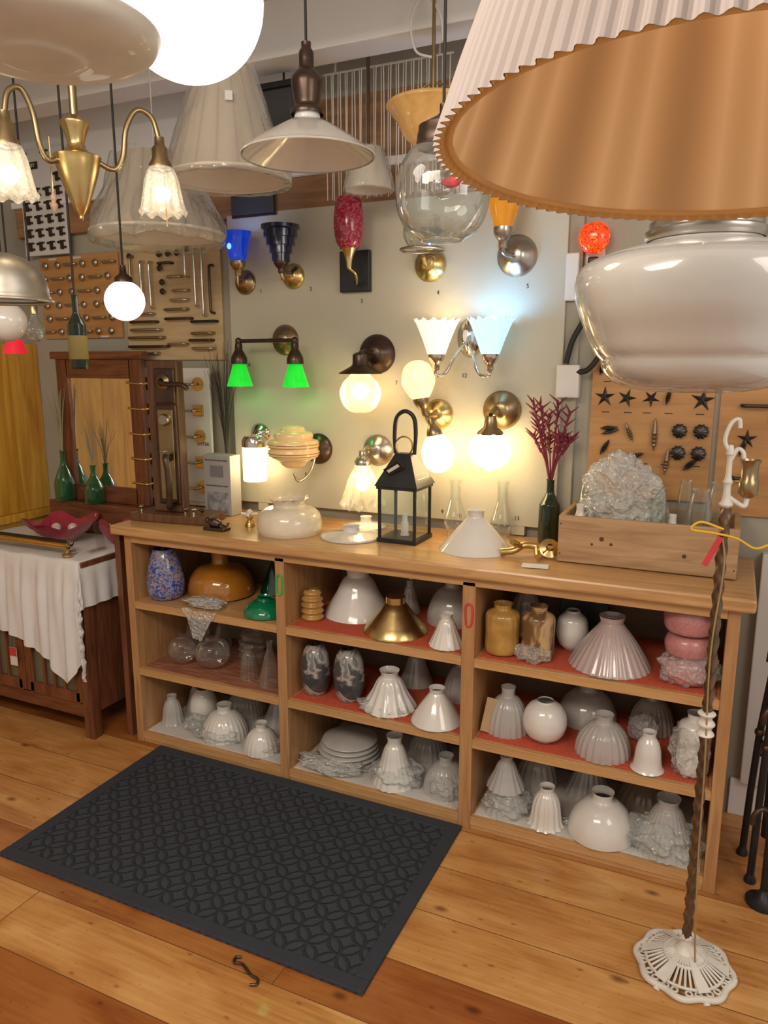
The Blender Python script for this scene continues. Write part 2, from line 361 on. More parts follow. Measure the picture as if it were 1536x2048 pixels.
def sphere(name,loc,r,mat,parent=None,sq=(1,1,1),seg=24,n=16):
    pr=[(math.sin(pi*i/n),-math.cos(pi*i/n)) for i in range(n+1)]
    o=lathe(name,pr,mat,parent,loc,seg=seg,sm=0,sc=(r,r),ang=3)
    o.scale=sq; return o
def text(name,body,size,mat,parent,loc,rot=(pi/2,0,0)):
    cu=bpy.data.curves.new(name,'FONT'); cu.body=body; cu.size=size; cu.align_x='CENTER'; cu.align_y='CENTER'; cu.extrude=.0003
    cu.materials.append(mat); tmp=bpy.data.objects.new('tmp',cu); COL.objects.link(tmp)
    dg=bpy.context.evaluated_depsgraph_get(); me=bpy.data.meshes.new_from_object(tmp.evaluated_get(dg))
    bpy.data.objects.remove(tmp)
    o=bpy.data.objects.new(name,me); o.location=loc; o.rotation_euler=rot; COL.objects.link(o); o.parent=parent
    if not me.materials: me.materials.append(mat)
    return o
def dupchild(o,loc,parent,rot=None,name=None):
    c=o.copy(); COL.objects.link(c); c.parent=parent; c.location=loc
    if rot is not None: c.rotation_euler=rot
    if name: c.name=name
    return c
RY=(pi/2,0,0)   # lathe axis pointing out of the back wall (-y)

# ------------------------------------------------------------------ room
def S(o): o['kind']='structure'; return o
S(bx('floor',-1.1,3.6,-3.6,.62,-.05,0,floorm,bev=0))
S(bx('wall_back',-1.1,3.6,.5,.6,0,2.85,wallm,bev=0))
S(bx('wall_left',-1.1,-1.0,-3.0,.5,0,2.85,wallm,bev=0))
S(bx('ceiling',-1.1,3.6,-3.6,.6,2.8,2.86,ceilm,bev=0))
S(bx('trim_1',-1.0,3.6,.462,.5,2.20,2.33,beamm,bev=.004))
for i,y in enumerate((.10,-.50,-1.10)):
    S(bx('trim_%d'%(i+2),-1.0,3.6,y,y+.13,2.62,2.8,ceilm,bev=.004))
S(bx('trim_5',.66,1.34,.475,.5,2.33,2.60,beamm,bev=.002))
S(bx('trim_6',-1.0,-.975,-1.2,.5,.87,1.70,pane,bev=.004))
S(bx('trim_7',-1.0,-.955,-1.2,.5,.83,.87,pane,bev=.006))
S(bx('trim_8',-1.0,-.98,-1.2,.5,0,.83,pane,bev=.004))
S(bx('baseboard_back',2.33,3.6,.485,.5,0,.14,ceilm,bev=.003))
S(bx('trim_9',2.36,3.3,.46,.5,.14,.98,paper,bev=.004))
S(bx('trim_10',-1.0,3.6,.44,.5,2.33,2.36,ceilm,bev=.004))
S(bx('trim_11',-1.0,.64,.478,.5,2.36,2.79,ceilm,bev=.004))

# ------------------------------------------------------------------ door mat
mt=T('door_mat','dark blue-grey rubber door mat with interlocking ring pattern','mat',(.81,-.402,0))
box('mat_field',(0,0,.004),(1.35,.79,.008),matm,mt,.003)
for n,c,s in (('a',(0,.372,.008),(1.35,.045,.010)),('b',(0,-.372,.008),(1.35,.045,.010)),('c',(.652,0,.008),(.045,.70,.010)),('d',(-.652,0,.008),(.045,.70,.010))):
    box('raised_border',c,s,matedge,mt,.004)
o=tube('iron_hook',[(-.035,.024,.0045),(-.048,.016,.0045),(-.040,.0,.0045),(-.016,.004,.0045),(.024,-.016,.0045),(.048,-.020,.0045),(.056,-.036,.0045),(.040,-.044,.0045)],.004,bronze,loc=(1.16,-.845,0))
tag(o,'small dark iron S hook lying on floorboards','hook')

# ------------------------------------------------------------------ shelf unit
U=T('shelf_unit','honey oak open shelf unit with three bays of three shelves','shelf',(0,0,0))
sh=[.635,.34,.048]
bx('side_panel',0,.035,0,.46,0,.92,oak_z,U); bx('side_panel',2.265,2.30,0,.46,0,.92,oak_z,U)
bx('divider',.73,.77,0,.45,.0,.90,oak_z,U); bx('divider',1.465,1.51,0,.45,.0,.90,oak_z,U)
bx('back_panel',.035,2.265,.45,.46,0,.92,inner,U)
bx('top_rail',.035,2.265,0,.02,.885,.92,oak_x,U)
bays=[(.035,.73),(.77,1.465),(1.51,2.265)]
for (a,b) in bays:
    for k,z in enumerate(sh):
        bx('shelf_board',a,b,.001,.45,z-.032,z,oak_x,U)
        if k==2: bx('plinth_board',a,b,.004,.02,0,z-.032,oak_x,U)
        lm=linerw if k==2 else (None if (a<.1 and k==0) else (linerdk if a<.1 else linerred))
        if lm:
            o=bx('shelf_liner',a+.01,b-.01,.02,.44,z,z+.003,lm,bev=.001)
            tag(o,{'white_paper_liner':'white paper liner lying on a low wooden shelf','rust_striped_liner':'rust coloured striped liner under clear glass globes','red_shelf_liner':'red woven non-slip liner under glass shades'}[lm.name],'shelf liner','shelf liners')
for x,z,m in ((.75,.80,greent),(1.49,.79,redtag)):
    t=tag(tube('paper_clip',[(x-.010,-.001,z-.04),(x-.012,-.002,z+.02),(x,-.002,z+.035),(x+.012,-.002,z+.02),(x+.010,-.001,z-.03),(x,-.001,z-.045)],.0036,m,closed=True),'coloured plastic oval clip hooked on the shelf divider','clip','shelf clips')
w=bx('worktop',-.04,2.335,-.035,.478,.92,.96,oak_x,bev=.008); tag(w,'continuous honey oak worktop over the shelf unit','worktop')
sp=bx('wood_plank',-.075,-.045,.02,.45,0,.93,mah_z,bev=.003); tag(sp,'dark stained plank standing against the shelf unit end','plank')

# ------------------------------------------------------------------ shade kinds (unit radius, unit height)
K={
'bell':[(1,0),(.93,.10),(.78,.28),(.62,.48),(.52,.64),(.42,.76),(.33,.82),(.32,.9),(.38,1)],
'dome':[(1,0),(.99,.14),(.92,.34),(.76,.56),(.52,.73),(.34,.79),(.30,.88),(.34,1)],
'cone':[(1,0),(.97,.04),(.6,.44),(.26,.80),(.22,.86),(.22,.95),(.25,1)],
'conew':[(1,0),(.98,.05),(.62,.5),(.3,.83),(.28,.88),(.32,1)],
'globe':[(.38,0),(.42,.03),(.78,.14),(.97,.34),(1,.5),(.94,.68),(.74,.86),(.45,.95),(.38,.97),(.38,1)],
'egg':[(.55,0),(.78,.08),(.97,.3),(1,.45),(.9,.68),(.68,.88),(.5,.97),(.42,1)],
'marble':[(.62,0),(.80,.08),(.97,.3),(1,.48),(.95,.68),(.80,.86),(.62,.95),(.45,.99),(.40,1)],
'vase':[(.8,0),(.95,.1),(1,.3),(.93,.55),(.75,.8),(.6,.95),(.62,1)],
'jar':[(.75,0),(.95,.04),(1,.15),(.98,.4),(1,.65),(.95,.8),(.6,.87),(.5,.9),(.5,.97),(.55,1)],
'bowlneck':[(1,.02),(.99,.2),(.9,.42),(.68,.60),(.34,.68),(.26,.74),(.26,.92),(.32,1)],
'tulip':[(1,0),(.88,.08),(.80,.25),(.74,.5),(.6,.72),(.42,.84),(.38,.9),(.42,1)],
'ring':[(.8,0),(1,.1),(.8,.2),(1,.3),(.8,.4),(1,.5),(.8,.6),(.95,.7),(.7,.8),(.8,.9),(.6,1)],
'acorn':[(.45,0),(.5,.02),(.8,.15),(1,.4),(.98,.6),(.85,.8),(.5,.93),(.42,1)],
}
def item(nm,lab,ct,kind,sx,x,y,r,h,mat,fl=None,ruf=None,seg=40,grp=None,sm=4,tilt=0):
    z=sh[sx]+.004
    a,b=[q for q in bays if q[0]-.05<=x<=q[1]+.05][0]
    x=min(max(x,a+r+.006),b-r-.006); y=min(y,.435-r); y=max(y,r*.35+.005)
    o=lathe(nm,K[kind],mat,None,(x,y,z),seg=seg,sc=(r,h),fl=fl,ruf=ruf,sm=sm,rot=(0,0,tilt))
    return tag(o,lab,ct,grp)
g1='glass shades on the shelves'
mauve=M('mauve_glass',(.44,.35,.33),.2,coat=.5); smoky=M('smoky_brown_glass',(.24,.19,.15),.2,coat=.4)
W_='white_glass_lampshade'; C_='clear_glass_lampshade'; GL='glass lampshade'
L=[
('mottled_glass_lampshade','blue mottled art glass shade standing on shelf','vase',0,.117,.10,.078,.21,bluemot,None,None),
('amber_glass_lampshade','large glossy amber brown glass shade with neck','bowlneck',0,.302,.235,.14,.19,amber2,None,None),
('green_glass_lampshade','green cased glass shade on shelf edge','dome',0,.62,.09,.085,.07,greeng,None,None),
('green_glass_lampshade','dark green glass shade standing behind green one','cone',0,.50,.35,.065,.16,dkgreen,None,None),
('green_glass_lampshade','dark teal glass shade at the back of shelf','dome',0,.65,.35,.07,.19,dkgreen,None,None),
(C_,'tall clear glass globe with open neck','egg',1,.11,.30,.056,.16,clearw,None,None),
(C_,'round clear glass globe with open fitter neck','globe',1,.17,.12,.060,.118,clearw,None,None),
(C_,'round clear glass globe with open fitter neck','globe',1,.315,.14,.075,.128,clearw,None,None),
(C_,'ribbed beehive clear glass shade','ring',1,.45,.23,.058,.15,clearw,None,None),
(C_,'conical clear glass chimney shade','cone',1,.635,.09,.052,.18,clearw,None,None),
(C_,'tall clear glass globe with open neck','egg',1,.60,.33,.06,.17,clearw,None,None),
(C_,'small clear bell glass shade on striped liner','bell',1,.22,.33,.05,.14,clearw,None,None),
(C_,'ribbed clear bell glass shade on striped liner','tulip',1,.52,.11,.045,.13,clearw,(14,.04,1,.2),None),
(W_,'small fluted white bell shade on low shelf','tulip',2,.095,.12,.052,.125,ribm,(12,.04,1,.2),None),
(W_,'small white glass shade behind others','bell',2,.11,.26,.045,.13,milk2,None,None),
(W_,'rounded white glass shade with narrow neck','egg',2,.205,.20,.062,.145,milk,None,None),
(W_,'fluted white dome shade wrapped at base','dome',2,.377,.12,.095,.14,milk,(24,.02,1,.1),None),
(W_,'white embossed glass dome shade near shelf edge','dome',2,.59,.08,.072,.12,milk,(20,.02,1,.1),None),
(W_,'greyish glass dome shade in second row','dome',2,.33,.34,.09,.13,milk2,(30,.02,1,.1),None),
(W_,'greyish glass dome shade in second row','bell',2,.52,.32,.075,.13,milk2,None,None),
('amber_coil_lampshade','amber coiled glass shade with ridged sides','ring',0,.825,.11,.044,.12,amber3,None,None),
(W_,'large white glass dome shade with neck','bell',0,.95,.25,.135,.185,milk,None,None),
(W_,'small white glass shade between larger shades','bell',0,1.13,.35,.045,.13,milk2,None,None),
(W_,'rounded white glass shade at the back','dome',0,1.32,.32,.10,.17,milk2,None,None),
(W_,'small white bell shade with embossed sides','bell',0,1.385,.075,.062,.115,milk,(16,.02,1,.2),None),
('marbled_glass_lampshade','grey and white swirled egg shaped glass shade','marble',1,.84,.10,.058,.20,marb,None,None),
('marbled_glass_lampshade','grey and white swirled egg shaped glass shade','marble',1,.985,.10,.060,.205,marb,None,None),
(W_,'white scalloped glass shade with petal ribs','bell',1,1.15,.11,.10,.145,milk,(14,.05,1,.15),(14,.004,.3,0)),
(W_,'smooth white cone glass shade at shelf edge','conew',1,1.35,.08,.092,.125,milk,None,None),
(C_,'dim clear glass shade at the back','dome',1,1.37,.30,.07,.16,ribm,(20,.02,1,.2),None),
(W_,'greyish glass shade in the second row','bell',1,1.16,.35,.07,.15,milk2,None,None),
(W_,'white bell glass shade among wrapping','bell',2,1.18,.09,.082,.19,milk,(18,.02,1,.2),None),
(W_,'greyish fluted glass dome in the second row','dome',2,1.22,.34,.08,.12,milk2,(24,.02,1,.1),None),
(W_,'ribbed greyish glass dome shade','dome',2,1.375,.12,.082,.14,ribm,(28,.02,1,.1),None),
('amber_rope_lampshade','honey amber glass jar shade with rope texture','jar',0,1.58,.09,.058,.175,amber3,(16,.02,0,1),None),
('painted_glass_lampshade','cream amber glass jar shade painted with brown figure','jar',0,1.70,.10,.055,.18,owl,None,None),
(W_,'scalloped white glass shade at the back','tulip',0,1.60,.33,.07,.17,milk2,(12,.05,1,.4),None),
(W_,'white bulbous glass shade before black plate','acorn',0,1.79,.22,.055,.14,milk,None,None),
('fluted_glass_lampshade','large fluted greyish pink cone glass shade','conew',0,1.93,.14,.13,.165,mauve,(30,.015,1,.1),None),
(W_,'fluted greyish glass shade beside cardboard','dome',1,1.60,.12,.075,.16,ribm,(20,.03,1,.1),None),
('white_glass_globe','round white opal glass globe on red liner','globe',1,1.735,.10,.074,.145,milk,None,None),
(W_,'ribbed white glass bell shade on red liner','dome',1,1.93,.10,.088,.135,ribm,(22,.03,1,.1),None),
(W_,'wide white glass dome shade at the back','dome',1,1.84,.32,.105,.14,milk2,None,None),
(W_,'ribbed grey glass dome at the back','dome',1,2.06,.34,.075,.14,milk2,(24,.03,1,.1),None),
(W_,'white flared tulip glass shade at shelf edge','tulip',1,2.075,.055,.052,.125,milk,None,None),
(W_,'tall white glass shade wrapped in bubble plastic','jar',1,2.205,.09,.05,.20,milk,None,None),
(W_,'stacked fluted white glass shade on low shelf','bell',2,1.61,.09,.074,.125,ribm,(16,.03,1,.2),None),
(W_,'tall fluted white tulip glass shade','tulip',2,1.76,.07,.062,.14,milk,(14,.05,1,.3),None),
(W_,'broad clear rimmed white dome glass shade','dome',2,1.94,.10,.11,.15,milk,None,None),
(W_,'fluted greyish glass shade in the second row','bell',2,1.86,.32,.085,.16,milk2,(16,.03,1,.2),None),
(W_,'greyish glass shade in the second row','dome',2,1.67,.31,.075,.15,milk2,(16,.03,1,.2),None),
('brown_glass_lampshade','dim brown ribbed glass shade at the back','dome',2,2.06,.33,.10,.13,smoky,(20,.03,1,.1),None),
(W_,'large ribbed white glass dome wrapped in plastic','bell',2,2.145,.11,.10,.175,ribm,(26,.03,1,.2),None),
]
for a in L: item(a[0],a[1],GL if 'globe' not in a[0] else 'glass globe',a[2],a[3],a[4],a[5],a[6],a[7],a[8],fl=a[9],ruf=a[10],grp=g1)
o=lathe(W_,K['bell'],ribm,None,(1.61,.09,sh[2]+.095),sc=(.066,.12),fl=(16,.03,1,.2)); tag(o,'fluted white glass shade stacked on another shade',GL,g1)
o=T('brass_lampshade','polished brass cone shade on shelf edge','lampshade',(1.165,.13,sh[0]+.003))
lathe('shade_body',[(1,0),(.99,.05),(.80,.24),(.78,.26),(.5,.58),(.48,.6),(.34,.78),(.3,.8)],brass,o,sc=(.120,.135),sm=0,seg=56)
lathe('shade_collar',[(.3,.8),(.3,.98),(.24,1),(.0,1)],brass,o,sc=(.120,.135),sm=0)
for i,(z,r,h) in enumerate(((.0,.075,.083),(.084,.070,.072),(.157,.078,.10))):
    o=lathe('pink_glass_lampshade',[(.6,0),(.9,.08),(1,.35),(1,.6),(.85,.88),(.5,1)],pink,None,(2.165,.11,sh[0]+.004+z),sc=(r,h)); tag(o,'frosted pink round glass shade in a stack',GL,'stacked pink shades')
o=lathe('black_plate',[(0,0),(.8,.1),(1,.5),(1,.8),(.8,.7),(0,.5)],black,None,(1.80,.39,sh[0]+.095),rot=(pi/2-.25,0,0),sc=(.085,.02),seg=48); tag(o,'round black metal plate leaning at shelf back','plate')
bw0=None
for i,(x,y,k,sx,sy,sz,m) in enumerate([
 (.36,.055,0,.085,.045,.022,bubd),(.37,.07,2,.10,.05,.030,bub),(.23,.12,2,.06,.05,.03,bub),(.60,.08,2,.07,.05,.03,bub),
 (1.13,.08,1,.095,.06,.018,bubd),(1.19,.09,2,.095,.07,.05,bub),(1.39,.09,2,.06,.06,.05,bub),
 (1.69,.06,0,.055,.04,.03,bub),(2.17,.08,0,.085,.05,.06,bub),(2.195,.09,1,.055,.06,.09,bub),
 (1.62,.09,2,.08,.07,.05,bub),(2.14,.09,2,.105,.08,.06,bub),(1.95,.09,2,.12,.06,.022,bub),(2.04,.25,1,.05,.05,.05,bub)]):
    o=tag(crumple('bubble_wrap',(x,y,sh[k]+.005+sz*.8),(sx,sy,sz),m,i+1),'crumpled clear bubble wrap around a glass shade','bubble wrap','bubble wrap pieces')
    if bw0 is None: bw0=o
vs=[];fs=[]
for j in range(9):
    for i in range(13):
        u=i/12;v=j/8; wd=.085*(1-v*.75)
        vs.append((.37+(u-.5)*2*wd,-.006-.012*v+.006*math.sin(u*9+v*4),.642-.115*v+.004*math.sin(u*13)))
for j in range(8):
    for i in range(12):
        a=j*13+i; fs.append((a,a+1,a+14,a+13))
o=mk('hanging_flap',vs,fs,bubd,ang=3); o.parent=bw0; o.location=-bw0.location
for i in range(5):
    o=lathe('flat_glass_lampshade',[(1,0),(.98,.2),(.75,.6),(.4,.9),(.1,1),(0,1)],milk2,None,(.93+.004*i,.19-.003*i,sh[2]+.005+.020*i),sc=(.135-.006*i,.025),seg=48); tag(o,'shallow white glass dish shade in a stack',GL,'stacked dish shades')
tag(crumple('tissue_paper',(.92,.07,sh[2]+.024),(.13,.06,.022),bubd,31),'crumpled translucent tissue under stacked dishes','tissue paper')
o=box('cardboard_piece',(1.555,.075,sh[1]+.065),(.055,.003,.12),kraft,None,.001,rot=(-.25,.15,.1)); tag(o,'torn tan cardboard piece against ribbed shade','cardboard')

# ------------------------------------------------------------------ display board and sconces
B=T('sconce_display_board','pale greige display board carrying wall sconces','display board',(.95,.47,.965))
bx('board_panel',-.71,.716,-.010,.010,.035,1.245,boardm,B,.002)
bx('board_foot',-.6,-.55,-.008,.025,0,.035,boardm,B,.001); bx('board_foot',.55,.6,-.008,.025,0,.035,boardm,B,.001)
for s,x,z in (('1',.40,1.90),('2',.64,1.90),('3',.87,1.845),('4',1.19,1.865),('5',1.53,1.875),('6',.33,1.60),('7',1.02,1.53),('8',.60,1.14),('9',1.22,1.03),('10',1.29,1.02),('11',.98,1.16),('12',1.30,1.56),('13',1.52,1.03)):
    text('printed_number',s,.022,ink,B,(x-.95,-.0115,z-.965))
def plate(p,r,mat,sq=1):
    return lathe('backplate',[(0,0),(1,0),(1,.12),(.9,.2),(.86,.3),(.6,.38),(.5,.55),(.25,.62),(0,.64)],mat,p,(0,0,0),RY,seg=48,sm=0,sc=(r,r),sy=sq)
def holder(p,x,y,z,r,h,mat,up=True,name='socket_cup'):
    pr=[(.35,0),(.45,.1),(.45,.35),(.6,.42),(.95,.7),(1,.85),(1,1),(.92,1)]
    return lathe(name,pr,mat,p,(x,y,z),(0,0,0) if up else (pi,0,0),seg=28,sm=0,sc=(r,h))
BY=.46
def sc(label,x,z): return T('wall_sconce',label,'wall lamp',(x,BY,z),'sconces on the display board')
p=sc('brass sconce with lit cobalt blue glass shade',.326,1.938); plate(p,.05,abrass)
tube('lamp_arm',[(0,-.02,0),(.01,-.06,-.005),(.03,-.10,-.02),(.034,-.105,.02)],.007,abrass,p); holder(p,.034,-.10,.015,.032,.06,abrass)
lathe('glass_shade',[(.5,0),(.62,.2),(.72,.5),(.85,.8),(1,1)],blueg,p,(.034,-.10,.07),sc=(.062,.115),fl=(6,.03,.3,1)); sphere('light_bulb',(.034,-.10,.15),.024,M('blue_white_bulb',(.6,.8,1),em=14,emc=(.25,.5,1)),p)
sphere('painted_glow_spot',(.030,-.150,.125),.010,M('painted_blue_glow',(.3,.6,1),em=1.3,emc=(.15,.5,1)),p,sq=(1,.5,1.2))  # added glowing bead, paints a bright spot on the blue glass
p=sc('brass sconce with stepped navy glass shade',.562,1.952); plate(p,.05,brass)
tube('lamp_arm',[(0,-.02,0),(0,-.07,0),(.01,-.10,-.02),(.01,-.11,.01)],.007,brass,p); holder(p,.01,-.11,.0,.03,.05,bronze)
lathe('glass_shade',[(.42,0),(.5,.0),(.5,.22),(.62,.22),(.62,.44),(.78,.44),(.78,.66),(.92,.66),(.92,.86),(1.05,.9),(1.05,1),(.95,1)],navy,p,(.01,-.11,.045),sc=(.072,.135),sm=0)
p=sc('red mottled glass sconce on square black plate',.849,1.956); box('backplate',(0,-.012,0),(.13,.024,.155),black,p,.004)
tube('lamp_arm',[(.0,-.02,-.04),(.03,-.06,-.05),(.045,-.10,-.02),(.03,-.12,.0),(.028,-.12,.03)],.005,brass,p)
lathe('socket_cup',[(.15,0),(.25,.1),(.4,.5),(.75,.85),(1,1)],brass,p,(.028,-.12,-.005),sc=(.036,.085))
lathe('glass_shade',[(.6,0),(.85,.12),(1,.38),(1,.6),(.9,.85),(.78,.98),(.7,1),(.6,.99)],redg,p,(.028,-.12,.07),sc=(.056,.18))
p=sc('brass ring holder sconce with clear glass bowl',1.159,1.966); plate(p,.062,brass)
tube('lamp_arm',[(0,-.02,0),(0,-.06,0),(.01,-.10,.02)],.008,brass,p)
tube('shade_ring',[(.01+.078*math.cos(t*pi/6),-.11+.078*math.sin(t*pi/6),.04) for t in range(12)],.005,nickel,p,closed=True)
lathe('glass_shade',[(.05,0),(.6,.05),(.95,.35),(1,.6),(.85,1)],clearw,p,(.01,-.11,.035),sc=(.07,.12))
p=sc('nickel sconce with amber glass tulip shade',1.489,1.98); plate(p,.072,nickel)
tube('lamp_arm',[(0,-.02,0),(-.005,-.07,-.005),(-.02,-.11,.0),(-.02,-.12,.04)],.008,nickel,p); holder(p,-.02,-.12,.01,.034,.07,nickel)
lathe('glass_shade',[(.5,0),(.65,.2),(.9,.55),(1,.8),(.95,1)],amberg,p,(-.02,-.12,.075),sc=(.06,.15),fl=(8,.03,0,1))
p=sc('bronze two arm sconce with glowing green cone shades',.516,1.70); plate(p,.062,abrass)
tube('lamp_arm',[(0,-.02,0),(0,-.12,-.005)],.009,bronze,p); tube('cross_bar',[(-.153,-.12,-.005),(.0,-.12,-.005),(.116,-.12,-.005)],.008,bronze,p)
gb=M('green_bulb',(.5,1,.6),em=11,emc=(.25,1,.35))
for dx in (-.153,.116):
    sphere('bar_knuckle',(dx,-.12,-.005),.014,bronze,p); holder(p,dx,-.12,-.012,.034,.085,bronze,False)
    lathe('glass_shade',[(.42,1),(.5,.9),(.8,.35),(.97,.05),(1,0)],litgreen,p,(dx,-.12,-.188),sc=(.055,.095),sm=0)
    sphere('light_bulb',(dx,-.12,-.165),.025,gb,p)
p=sc('dark bronze sconce with lit ribbed glass globe',.938,1.641); plate(p,.076,bronze)
tube('lamp_arm',[(0,-.02,0),(-.01,-.08,.01),(-.012,-.13,-.0)],.010,bronze,p)
lathe('metal_cap',[(1,0),(.97,.06),(.45,.35),(.36,.45),(.34,.9),(.2,1),(0,1)],bronze,p,(-.012,-.13,-.075),sc=(.083,.08),sm=0)
lathe('glass_globe',[(.45,1),(.5,.94),(.85,.75),(1,.5),(.85,.22),(.5,.05),(0,0)],glass('ribbed_glow_glass',(1,.97,.9),.45,.35,(1,.88,.66),em=.30),p,(-.012,-.13,-.225),sc=(.078,.155),fl=(30,.035,0,0))
sphere('light_bulb',(-.012,-.13,-.14),.032,bulbm,p)
p=sc('chrome two arm sconce with frilled white glass shades',1.322,1.70); plate(p,.07,chrome).scale=(.72,1,1)
for dx,m,bm_ in ((-.09,litframe,bulbm),(.113,litcool,coolbulb)):
    tube('lamp_arm',[(0,-.03,-.01),(dx*.3,-.08,-.06),(dx*.62,-.12,-.13),(dx,-.13,-.135),(dx,-.12,-.11)],.006,chrome,p)
    holder(p,dx,-.12,-.12,.030,.06,chrome)
    lathe('glass_shade',[(.40,0),(.5,.2),(.68,.55),(.86,.85),(1,1)],m,p,(dx,-.12,-.062),sc=(.082,.12),fl=(14,.07,.2,1),ruf=(14,.007,.6,1))
    sphere('light_bulb',(dx,-.12,.035),.024 if bm_ is bulbm else .034,bm_,p)
p=sc('brass up and down sconce with oval frosted bulbs',1.20,1.413); plate(p,.058,brass)
tube('lamp_arm',[(0,-.02,0),(.0,-.12,0)],.010,abrass,p)
a=holder(p,-.005,-.12,.0,.030,.075,abrass); a.rotation_euler=(0,-.35,0)
a=holder(p,.01,-.12,-.005,.030,.075,abrass,False); a.rotation_euler=(pi,-.30,0)
lathe('frosted_bulb',[(.35,0),(.6,.08),(.95,.35),(1,.55),(.8,.83),(.4,.97),(0,1)],litamber,p,(-.028,-.12,.06),rot=(0,-.15,0),sc=(.062,.145))
lathe('frosted_bulb',[(.35,0),(.6,.08),(.95,.35),(1,.55),(.8,.83),(.4,.97),(0,1)],lit,p,(.033,-.12,-.065),rot=(pi,-.12,0),sc=(.060,.145))
p=sc('antique brass sconce with lit white acorn shade',1.451,1.435); plate(p,.072,abrass)
tube('lamp_arm',[(0,-.02,0),(-.005,-.08,.01),(-.008,-.12,-.01)],.008,abrass,p); lathe('metal_cap',[(1,0),(.9,.15),(.5,.4),(.4,1),(0,1)],abrass,p,(-.008,-.12,-.08),sc=(.05,.065),sm=0)
lathe('glass_globe',[(.6,1),(.85,.85),(1,.6),(.95,.38),(.75,.2),(.45,.12),(.25,.05),(0,0)],lit,p,(-.008,-.12,-.215),sc=(.074,.14),fl=(6,.05,0,0))
p=sc('chrome sconce with lit white cylinder glass',.377,1.304); plate(p,.047,chrome)
tube('lamp_arm',[(0,-.02,0),(.025,-.09,0)],.008,chrome,p); lathe('metal_cap',[(1,0),(1,.6),(.8,1),(0,1)],chrome,p,(.025,-.09,-.045),sc=(.052,.045),sm=0)
lathe('glass_cylinder',[(1,1),(1,.5),(1,.02),(.95,0),(0,0)],M('lit_cylinder_glass',(1,.9,.75),.3,em=6,emc=(1,.76,.40),var=.01),p,(.025,-.09,-.19),sc=(.050,.145),sm=0)
p=sc('stepped cream deco glass globe sconce with brown stripes',.665,1.254); plate(p,.064,bronze)
tube('lamp_arm',[(0,-.02,-.01),(-.01,-.06,-.09),(-.035,-.11,-.125),(-.045,-.13,-.09)],.006,chrome,p)
lathe('glass_globe',[(.0,0),(.35,.0),(.55,.12),(.75,.2),(.98,.26),(1.03,.38),(.98,.44),(1.0,.48),(1.03,.56),(.97,.65),(.78,.68),(.80,.76),(.72,.84),(.5,.88),(.45,.95),(.2,1),(0,1)],deco,p,(-.045,-.13,-.065),sc=(.103,.17),sm=2,seg=48)
for z,r in ((.30,1.0),(.36,1.035),(.50,1.01),(.57,1.035)): tube('brown_stripe',[(-.045+.1035*r*math.cos(t*pi/16),-.13+.1035*r*math.sin(t*pi/16),-.065+.17*z) for t in range(32)],.0017,decos,p,closed=True,sm=2,seg=6)
p=sc('nickel sconce with lit clear ruffled glass shade',.941,1.261); plate(p,.064,nickel)
tube('lamp_arm',[(0,-.02,0),(-.01,-.08,.02),(-.012,-.12,.0)],.007,nickel,p); holder(p,-.012,-.12,.01,.032,.055,nickel,False)
lathe('glass_shade',[(1,0),(.9,.15),(.78,.4),(.6,.72),(.42,.9),(.38,1)],glass('ruffled_glow_glass',(1,.97,.9),.45,.25,(1,.88,.62),em=.4),p,(-.012,-.12,-.21),sc=(.085,.165),fl=(12,.10,1,.2),ruf=(12,.012,.3,0))
sphere('light_bulb',(-.012,-.12,-.12),.030,bulbm,p)

# ------------------------------------------------------------------ hardware boards on wall
p=T('latch_display_board','white board displaying rows of black cabinet latches','display board',(-.79,.452,2.11))
box('board_panel',(0,0,.235),(.28,.016,.47),paper,p)
box('sign_plate',(-.06,-.010,.40),(.09,.004,.032),ink,p,0); text('printed_sign','SELBY',.024,paper,p,(-.06,-.0125,.40))
lt=None
for r in range(6):
    for c in range(4):
        l=(-.10+c*.068,-.012,.04+r*.060)
        if r==5 and c<3: l=(l[0],l[1],.44) if c!=1 else None
        if l is None: continue
        if lt is None:
            lt=mk('cabinet_latch',[],[],bronze,p,l)
            bm=bmesh.new()
            for (cx,cz,sx,sz) in ((0,0,.016,.040),(-.018,.012,.014,.010),(.018,-.012,.014,.010),(.012,.016,.02,.007)):
                q=bmesh.ops.create_cube(bm,size=1)
                for v in q['verts']: v.co=Vector((v.co.x*sx+cx,v.co.y*.008,v.co.z*sz+cz))
            bm.to_mesh(lt.data); bm.free()
        else: dupchild(lt,l,p)
p=T('knob_display_board','orange maple board displaying metal knobs and pulls','display board',(-.645,.493,1.72))
box('board_panel',(0,0,.195),(.50,.016,.385),orangeb,p)
kn=lathe('cabinet_knob',[(.3,0),(.3,.5),(.8,.6),(1,.8),(.8,1),(0,1.05)],nickel,p,(0,-.008,0),RY,seg=16,sm=0,sc=(.016,.022))
pl=tube('cabinet_pull',[(-.035,0,0),(-.034,-.02,0),(0,-.024,0),(.034,-.02,0),(.035,0,0)],.005,nickel,p,(0,-.008,0),sm=3)
first=[True,True]
for r in range(6):
    for c in range(6):
        l=(-.205+c*.08+(.01 if r%2 else 0),-.008,.035+r*.062); k=0 if (r*2+c)%3 else 1
        src=kn if k==0 else pl
        if first[k]: src.location=l; first[k]=False
        else: dupchild(src,l,p)
for x,z in ((-.16,.375),(.0,.375),(.14,.01)): box('printed_caption',(x,-.0085,z),(.05,.001,.008),paper,p,0)
p=T('pull_display_board','maple board displaying long bar pulls and knobs','display board',(-.09,.493,1.62))
box('board_panel',(0,0,.255),(.54,.016,.51),ply,p)
